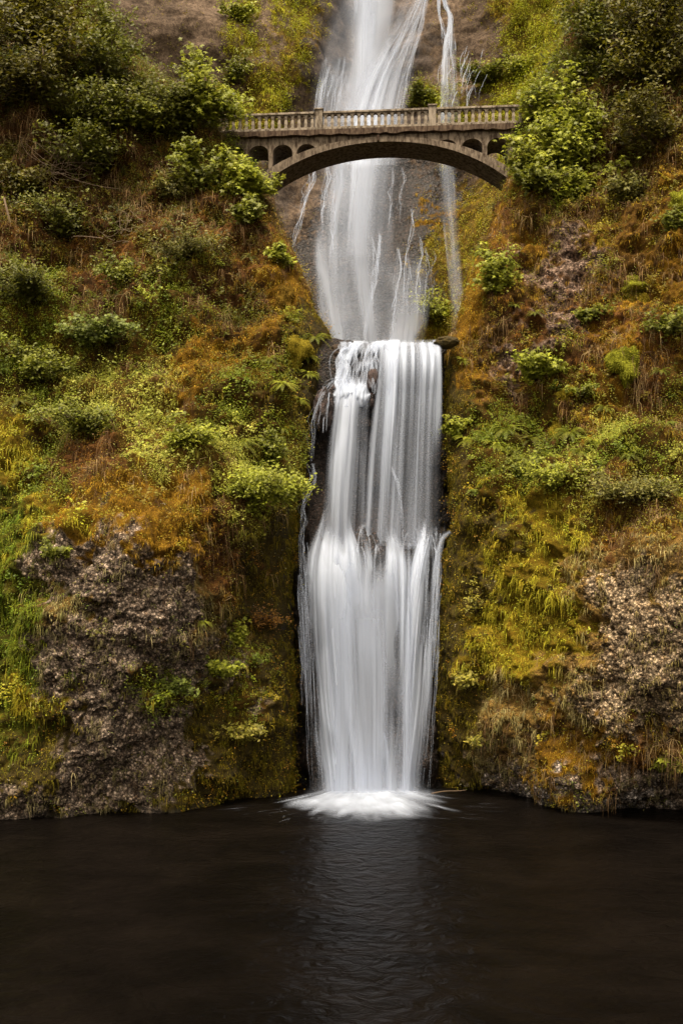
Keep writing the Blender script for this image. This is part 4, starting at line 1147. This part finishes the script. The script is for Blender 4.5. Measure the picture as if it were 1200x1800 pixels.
PL = [
 # name, label, category, s, t, r, h, branches, sub, leaves, leaf px, palette, lobed, opts
 ('tree', 'tall dark leafy tree with a leaning trunk in the top corner of the left cliff', 'tree', 55, 170, 130, 200, 18, 10, 9000, 8, 'dark', 0, dict(trunk=True)),
 ('tree', 'slim green tree beside the dark corner tree high on the left cliff', 'tree', 175, 200, 85, 180, 16, 9, 7500, 7, 'deep', 0, dict(trunk=True)),
 ('shrub', 'upright green bush standing out against the brown rock face', 'shrub', 300, 240, 55, 110, 14, 8, 3600, 7, 'deep', 1, {}),
 ('shrub', 'bright lobed-leaf maple bush touching the left end of the bridge railing', 'shrub', 350, 235, 58, 92, 14, 8, 2600, 10, 'bright', 1, {}),
 ('shrub', 'bright maple bush under the left end of the bridge, beside the arch foot', 'shrub', 425, 352, 58, 62, 14, 8, 2400, 10, 'bright', 1, {}),
 ('shrub', 'green maple bush hanging just left of the bridge columns', 'shrub', 352, 330, 55, 60, 12, 8, 1800, 9, 'mid', 1, {}),
 ('shrub', 'low broad-leaved green bush between the corner tree and the maples, left cliff', 'shrub', 240, 240, 60, 50, 12, 8, 1800, 9, 'mid', 1, {}),
 ('shrub', 'dark feathery bush below the slim green tree on the left cliff', 'shrub', 150, 290, 75, 70, 12, 8, 2600, 7, 'deep', 0, {}),
 ('shrub', 'small dark bush at the left picture edge below the corner tree', 'shrub', 25, 330, 60, 60, 12, 8, 2000, 7, 'dark', 0, {}),
 ('shrub', 'olive bush with small pale leaves on the dry middle of the left cliff', 'shrub', 335, 480, 62, 55, 14, 9, 2400, 5.5, 'olive', 0, {}),
 ('shrub', 'small grey-green bush with white specks below the hanging maple', 'shrub', 300, 345, 42, 36, 10, 8, 1100, 5.5, 'olive', 0, {}),
 ('shrub', 'bright sprig of maple leaves at the gorge edge below the arch foot', 'shrub', 500, 468, 30, 36, 9, 7, 800, 9, 'bright', 1, {}),
 ('shrub', 'large yellow-green bush spilling over the overhang left of the waterfall', 'shrub', 435, 880, 78, 75, 20, 10, 5200, 6.5, 'bright', 0, dict(up=.35)),
 ('shrub', 'vivid green bush low on the left rock nearest the waterfall', 'shrub', 395, 1185, 32, 32, 12, 7, 900, 8.5, 'bright', 1, {}),
 ('shrub', 'pale green sprawling plant on the bare left rock wall', 'shrub', 305, 1225, 48, 40, 12, 7, 1100, 6.5, 'blue', 0, {}),
 ('shrub', 'yellow-green small-leaved plant hanging beside the dark moss left of the fall', 'shrub', 415, 1285, 36, 50, 12, 7, 1100, 6, 'yellow', 0, dict(up=.1)),
 ('shrub', 'tall spray of light green leaves above the vivid bush on the left rock', 'shrub', 428, 1130, 24, 44, 10, 6, 600, 7, 'bright', 0, {}),
 ('shrub', 'rusty orange seedlings dotting the moss left of the lower tier', 'shrub', 470, 1100, 26, 90, 14, 7, 650, 4.5, 'rust', 0, dict(up=.1)),
 ('shrub', 'green creeping bush with a red stem at mid-height of the left cliff', 'shrub', 175, 600, 62, 36, 14, 8, 2000, 7.5, 'blue', 1, {}),
 ('shrub', 'rounded light green bush on the brow of the grassy left slope', 'shrub', 150, 745, 75, 46, 16, 9, 3400, 6, 'mid', 0, {}),
 ('shrub', 'dense green bush at the left picture edge halfway up', 'shrub', 55, 545, 75, 50, 16, 9, 3200, 6, 'deep', 0, {}),
 ('shrub', 'small bush with rounded leaves under the big fern left of the fall', 'shrub', 470, 800, 42, 34, 12, 8, 1400, 6.5, 'mid', 0, {}),
 ('shrub', 'yellowish leafy tuft at the rock rim above the green left-edge moss', 'shrub', 110, 985, 30, 26, 9, 6, 500, 8, 'mid', 1, {}),
 ('shrub', 'loose green bush covering the shaded brow below the dark feathery bush', 'shrub', 95, 400, 70, 60, 14, 9, 2400, 6.5, 'deep', 0, {}),
 ('shrub', 'yellow-green leafy patch in the middle of the dry left cliff', 'shrub', 225, 510, 60, 44, 14, 9, 2200, 6, 'mid', 0, {}),
 ('shrub', 'small maple sapling on the red-brown bank above the gorge edge moss', 'shrub', 430, 420, 34, 40, 10, 7, 900, 8.5, 'mid', 1, {}),
 ('shrub', 'pale green bush on the bright grass above the big yellow-green bush', 'shrub', 330, 800, 60, 36, 14, 9, 2400, 6, 'bright', 0, {}),
 ('shrub', 'loose bush at the left picture edge under the dense green one', 'shrub', 40, 640, 70, 40, 14, 9, 2400, 6.5, 'mid', 0, {}),
 # right side
 ('shrub', 'green-gold bush on the shaded bank below the dark ivy-like bush', 'shrub', 1100, 330, 55, 50, 12, 8, 1500, 7, 'olive', 0, {}),
 ('shrub', 'leafy bush at the right picture edge above the big blue-green fern', 'shrub', 1170, 600, 46, 40, 12, 8, 1300, 7, 'mid', 1, {}),
 ('shrub', 'low bright bush joining the fern shelf to the pale grass slope', 'shrub', 985, 850, 60, 40, 14, 9, 2200, 6, 'bright', 0, {}),
 ('shrub', 'upper boughs of bright maple leaves beside the right end of the railing', 'shrub', 985, 215, 62, 85, 14, 8, 2600, 9, 'bright', 1, {}),
 ('tree', 'large bright maple overhanging the right end of the bridge', 'tree', 1005, 290, 88, 120, 22, 10, 6000, 9.5, 'bright', 1, dict(trunk=True)),
 ('shrub', 'maple boughs reaching left over the right end of the bridge deck', 'shrub', 932, 318, 44, 62, 12, 8, 1500, 9.5, 'bright', 1, {}),
 ('shrub', 'leafy bush hanging over the right arch foot', 'shrub', 945, 352, 50, 34, 12, 8, 1300, 9, 'mid', 1, {}),
 ('tree', 'dark drooping tree filling the top right corner', 'tree', 1130, 150, 110, 200, 20, 10, 9000, 7.5, 'dark', 0, dict(trunk=True)),
 ('tree', 'thin brownish-green tree in front of the dark corner tree on the right', 'tree', 1030, 120, 75, 150, 16, 9, 4200, 7, 'deep', 0, dict(trunk=True)),
 ('shrub', 'dark ivy-like bush below the top right corner tree', 'shrub', 1150, 260, 80, 70, 14, 9, 3200, 7, 'dark', 0, {}),
 ('shrub', 'upright bright green plant on the golden moss beside the gorge, right side', 'shrub', 875, 530, 32, 75, 12, 8, 1300, 8.5, 'bright', 1, {}),
 ('shrub', 'broad-leaved bright bush beside the bare rock on the right cliff', 'shrub', 945, 668, 48, 44, 12, 8, 1200, 9.5, 'bright', 1, {}),
 ('shrub', 'small green bush in the rock crevice at the middle of the right cliff', 'shrub', 1025, 565, 34, 32, 10, 7, 800, 7.5, 'mid', 1, {}),
 ('shrub', 'green vine bush left of the round moss cushion on the right cliff', 'shrub', 1020, 690, 40, 30, 10, 7, 800, 7, 'mid', 0, {}),
 ('shrub', 'yellow-green leafy plant at the wall right beside the upper curtain', 'shrub', 805, 770, 24, 40, 10, 7, 900, 6.5, 'bright', 0, {}),
 ('shrub', 'soft green bush under the fern shelf on the right cliff', 'shrub', 905, 830, 60, 44, 14, 9, 2400, 5.5, 'mid', 0, {}),
 ('shrub', 'olive bush on the shoulder of the right cliff near the picture edge', 'shrub', 1120, 865, 80, 48, 16, 9, 3200, 6, 'olive', 0, {}),
 ('shrub', 'trailing yellow-green plant on the moss right of the lower tier', 'shrub', 845, 1200, 26, 40, 9, 6, 520, 7.5, 'yellow', 0, dict(up=.1)),
 ('shrub', 'small yellow plant near the water line right of the fall', 'shrub', 862, 1300, 28, 26, 9, 6, 480, 7, 'yellow', 0, {}),
 ('shrub', 'scattered little seedlings climbing the dark moss right of the lower tier', 'shrub', 838, 1085, 20, 60, 10, 6, 420, 5.5, 'yellow', 0, {}),
 ('shrub', 'bright plant jutting from the low right rock at the picture edge', 'shrub', 1175, 1350, 34, 22, 8, 5, 260, 12, 'bright', 1, {}),
 ('shrub', 'sunlit leafy sprig at the right picture edge level with the arch', 'shrub', 1185, 420, 34, 48, 9, 6, 500, 8, 'mid', 1, {}),
]
for i, (nm, lb, ct, s_, t_, r_, h_, nb, ns, nl, ls, pl, lo_, kw) in enumerate(PL):
    plant(nm, lb, ct, s_, t_, r_, h_, nb, ns, nl, ls, pl, bool(lo_), seed=i, group='trees on the cliff tops' if nm == 'tree' else 'bushes growing on the cliffs', **kw)
for i, (lb, s_, t_, r_, h_, nl, pl) in enumerate([
 ('round green bush beside the upper waterfall just above the bridge railing', 742, 178, 34, 40, 1600, 'mid'),
 ('row of bright bushes on the mossy shelf behind the right half of the bridge', 850, 150, 60, 26, 2200, 'mid'),
 ('bright bush on the far shelf nearest the right maple', 915, 140, 40, 36, 1600, 'bright'),
 ('grassy green bush clinging to the top of the far rock face', 415, 40, 34, 26, 1400, 'bright'),
 ('green bush trailing down the crack left of the upper waterfall', 425, 155, 28, 44, 1300, 'mid'),
 ('green bush at the foot of the upper rock face right of its stream', 765, 575, 42, 46, 1700, 'bright')]):
    plant('shrub', lb, 'shrub', s_, t_, r_, h_, 14, 8, nl, 5.5, pl, False, seed=100 + i, wall=WF, group='bushes on the far rock face')

FN = [
 ('large arching green fern on the left slope near the fall', 425, 782, 44, 'mid', 0),
 ('bright fern at the gorge edge level with the lip, left side', 555, 592, 36, 'mid', .2),
 ('bright fern drooping just below the left lip of the fall', 545, 618, 30, 'bright', -.3),
 ('light fern on dark moss left of the lip rocks', 505, 668, 34, 'bright', .4),
 ('fern left of the lip, lowest of the bright ones there', 482, 700, 32, 'bright', -.5),
 ('small fern under the bright ferns left of the upper curtain', 525, 705, 24, 'bright', .7),
 ('olive fern on the dry left cliff below the maple', 440, 455, 24, 'olive', .1),
 ('fern among the pale grasses on the middle of the left slope', 360, 745, 30, 'deep', .5),
 ('fern clump right against the upper curtain, start of the fern shelf', 822, 775, 34, 'bright', 0),
 ('second fern of the shelf counting from the upper curtain', 855, 768, 40, 'mid', .4),
 ('wide dark fern in the middle of the right-hand fern shelf', 892, 758, 44, 'mid', -.3),
 ('long-fronded fern of the shelf beside the golden moss lump', 930, 765, 38, 'deep', .2),
 ('spreading fern right of the golden moss lump', 1000, 748, 44, 'mid', -.1),
 ('pale fern at the right end of the fern shelf', 1040, 775, 34, 'bright', .5),
 ('dark drooping fern beneath the shelf over the mossy wall', 868, 832, 36, 'deep', .1),
 ('blue-green fern under the shelf where the wall turns to the fall', 845, 868, 30, 'blue', -.4),
 ('big blue-green fern at the right picture edge', 1180, 725, 34, 'blue', .3),
 ('fern beneath the right maple on the shaded cliff', 1005, 335, 34, 'deep', -.2),
 ('dark fern under the overhang in the shadowed upper right', 1095, 180, 44, 'deep', .2),
 ('fern hanging in the shaded upper right beside the picture edge', 1160, 205, 38, 'deep', -.5),
 ('small fern on golden moss beside the gorge, right side', 905, 545, 22, 'mid', .3),
 ('little fern on the right cliff above the bright broad-leaved bush', 940, 565, 20, 'mid', -.3),
 ('fern sprig at the right gorge edge below the arch foot', 862, 365, 26, 'olive', .1),
 ('fern at the right end of the lip rock', 812, 632, 24, 'bright', .6),
 ('small fern left of the seedlings on the left rock wall', 352, 1092, 20, 'bright', 0),
 ('bright fern under the left lip ferns, touching the wet rock', 548, 655, 26, 'bright', .3),
 ('fern in the gully left of the golden tuft lump', 478, 632, 28, 'mid', -.2),
 ('fern halfway between the big fern and the trickle rocks', 500, 755, 28, 'mid', .4),
 ('drooping fern over the dark recess beneath the big fern', 462, 838, 28, 'deep', 0),
 ('fern hiding the gap between the second and the wide dark fern of the shelf', 873, 790, 34, 'bright', .2),
 ('light fern below the tall golden moss lump', 962, 792, 36, 'bright', -.2),
 ('fern filling the shelf left of the pale end fern', 1022, 792, 34, 'mid', .1),
 ('fern above the olive bush on the right shoulder', 1105, 800, 34, 'mid', -.4),
 ('fern between the yellow cushion and the right picture edge', 1160, 655, 26, 'mid', .2),
 ('fern on the pale grass right of the green vine bush', 1060, 705, 26, 'mid', .4),
 ('fern at the top of the left grassy slope by the creeping bush', 250, 640, 32, 'mid', .2),
 ('fern at the left picture edge above the hanging green moss', 30, 700, 36, 'deep', -.2),
]
for i, (lb, s_, t_, r_, pl, ro) in enumerate(FN): fern(lb, s_, t_, r_, pl, i, ro)

# moss cushions: soft lumps with a nap of short blades
def cushion(label, s, t, wpx, hpx, col, seed):
    p, n = wall_for(s, t).find(s, t); m = p[1] / F; r_ = np.random.default_rng(seed)
    th, ph = np.meshgrid(np.linspace(0, 2 * np.pi, 41), np.linspace(0, np.pi, 27))
    d = np.stack([np.sin(ph) * np.cos(th), np.sin(ph) * np.sin(th), np.cos(ph)], -1)
    P = d * (1 + .55 * fbm(d * 1.1 + seed, 3, seed) + .16 * fbm(d * 4, 3, seed))[..., None] * np.array([wpx, wpx * .8, hpx]) * m / 2
    c = np.array(col); k = P.shape[0] * P.shape[1]
    me = np_mesh('moss_cushion', P.reshape(-1, 3), [grid_faces(*P.shape[:2])], {'ColA': np.tile(c * .8, (k, 1)), 'ColB': np.tile(c * .45, (k, 1)), 'rock': np.zeros(k), 'wet': np.zeros(k)})
    o = link('moss_cushion', me, M_CLIFF, smooth=True); o.location = p + np.array([0, .12, 0]); tag(o, label, 'moss', 'moss cushions on the cliffs')
    nb_ = int(wpx * hpx * 2.5); q = r_.integers(0, k, nb_); P0 = P.reshape(-1, 3)[q]; D = unit(P0 + r_.normal(size=P0.shape) * .1)
    cc = c * (.7 + .7 * r_.random((nb_, 1)))
    V, qd, t3, c4 = blades_geo(P0, D, .05 + .07 * r_.random(nb_), .02 + .015 * r_.random(nb_), .4 + .4 * r_.random(nb_), cc, r_)
    link('nap', np_mesh('nap', V, [qd, t3], {'Col': c4}), M_GRASS, o)
gold = (.26, .20, .016); yg = (.24, .24, .018); brn = (.20, .12, .014)
for i, (lb, s_, t_, w_, h_, c_) in enumerate([
 ('round bright yellow moss cushion on the right cliff', 1100, 652, 50, 54, yg), ('small yellow moss lump above the right-hand bare rock', 1112, 488, 40, 30, yg), ('moss lump directly below the small yellow one', 1126, 512, 32, 24, gold),
 ('tall golden moss lump at the back of the fern shelf', 974, 733, 34, 48, gold), ('golden moss lump above the fern shelf, left of the tall one', 990, 688, 28, 24, gold), ('mossy knob high on the right cliff below the maple', 1074, 320, 30, 40, gold),
 ('moss knob on the right cliff beside the hanging roots', 1058, 430, 26, 30, gold), ('yellow moss patch at the right picture edge', 1190, 375, 40, 50, yg), ('golden tuft lump on the left gorge edge above the lip', 520, 612, 44, 44, gold), ('mossy lump on the left gorge edge below the arch foot', 500, 520, 44, 60, brn)]):
    cushion(lb, s_, t_, w_, h_, c_, 300 + i)

# bare fallen twigs and a broken stick on the left cliff
def twigs(label, s, t, spread, n, seed, cat='dead branch', name='dead_branches'):
    p, nn = WL.find(s, t); r_ = np.random.default_rng(seed); m = p[1] / F; parts = []
    for i in range(n):
        a = r_.uniform(-.5, 3.6); L = spread * m * r_.uniform(.4, 1)
        k = np.linspace(0, 1, 8)[:, None]; c = r_.normal(size=3) * .25
        pts = np.array([r_.normal() * .6, -.25 - .25 * r_.random(), r_.normal() * .4]) + k * np.array([math.cos(a), -.1, math.sin(a) * .8]) * L + np.sin(k * 3.1) * c
        parts.append(tube(pts, .018 * (1 - .7 * k[:, 0]), 4))
    V, f = join(parts); me = np_mesh(name, V, [f]); o = link(name, me, M_TWIG, None, smooth=True); o.location = p; tag(o, label, cat)
M_TWIG, n_, l_, b_ = newmat('dry_twig'); b_.inputs['Base Color'].default_value = (.20, .14, .09, 1); b_.inputs['Roughness'].default_value = .9
twigs('tangle of bare grey twigs on the shaded left cliff', 100, 290, 90, 46, 5)
twigs('bare pale twigs hanging over the left cliff below the tangle', 230, 420, 60, 22, 6)
def stick():
    p, n = WL.find(22, 395); v, f = tube(np.array([[-.25, -.3, 1.0], [-.1, -.35, .4], [.05, -.3, -.2], [.12, -.15, -.7]]), [.05, .06, .06, .04], 8)
    o = link('broken_stick', np_mesh('broken_stick', v, [f]), M_TWIG, None, True); o.location = p; tag(o, 'broken orange-brown stick stuck at the left picture edge', 'stick')
stick()

def drift():
    a, b = at(758, 1397, 45.7), at(818, 1393, 46.3)
    a[2] = .05; b[2] = .16; k = np.linspace(0, 1, 8)[:, None]
    v, f = tube((b - a) * k + np.sin(k * 5) * np.array([0, .05, .03]), .045 * (1 - .5 * k[:, 0]), 6)
    o = link('driftwood', np_mesh('driftwood', v, [f]), M_BARK, None, True); o.location = a; tag(o, 'thin reddish-brown stick floating at the water line right of the splash', 'stick')
drift()
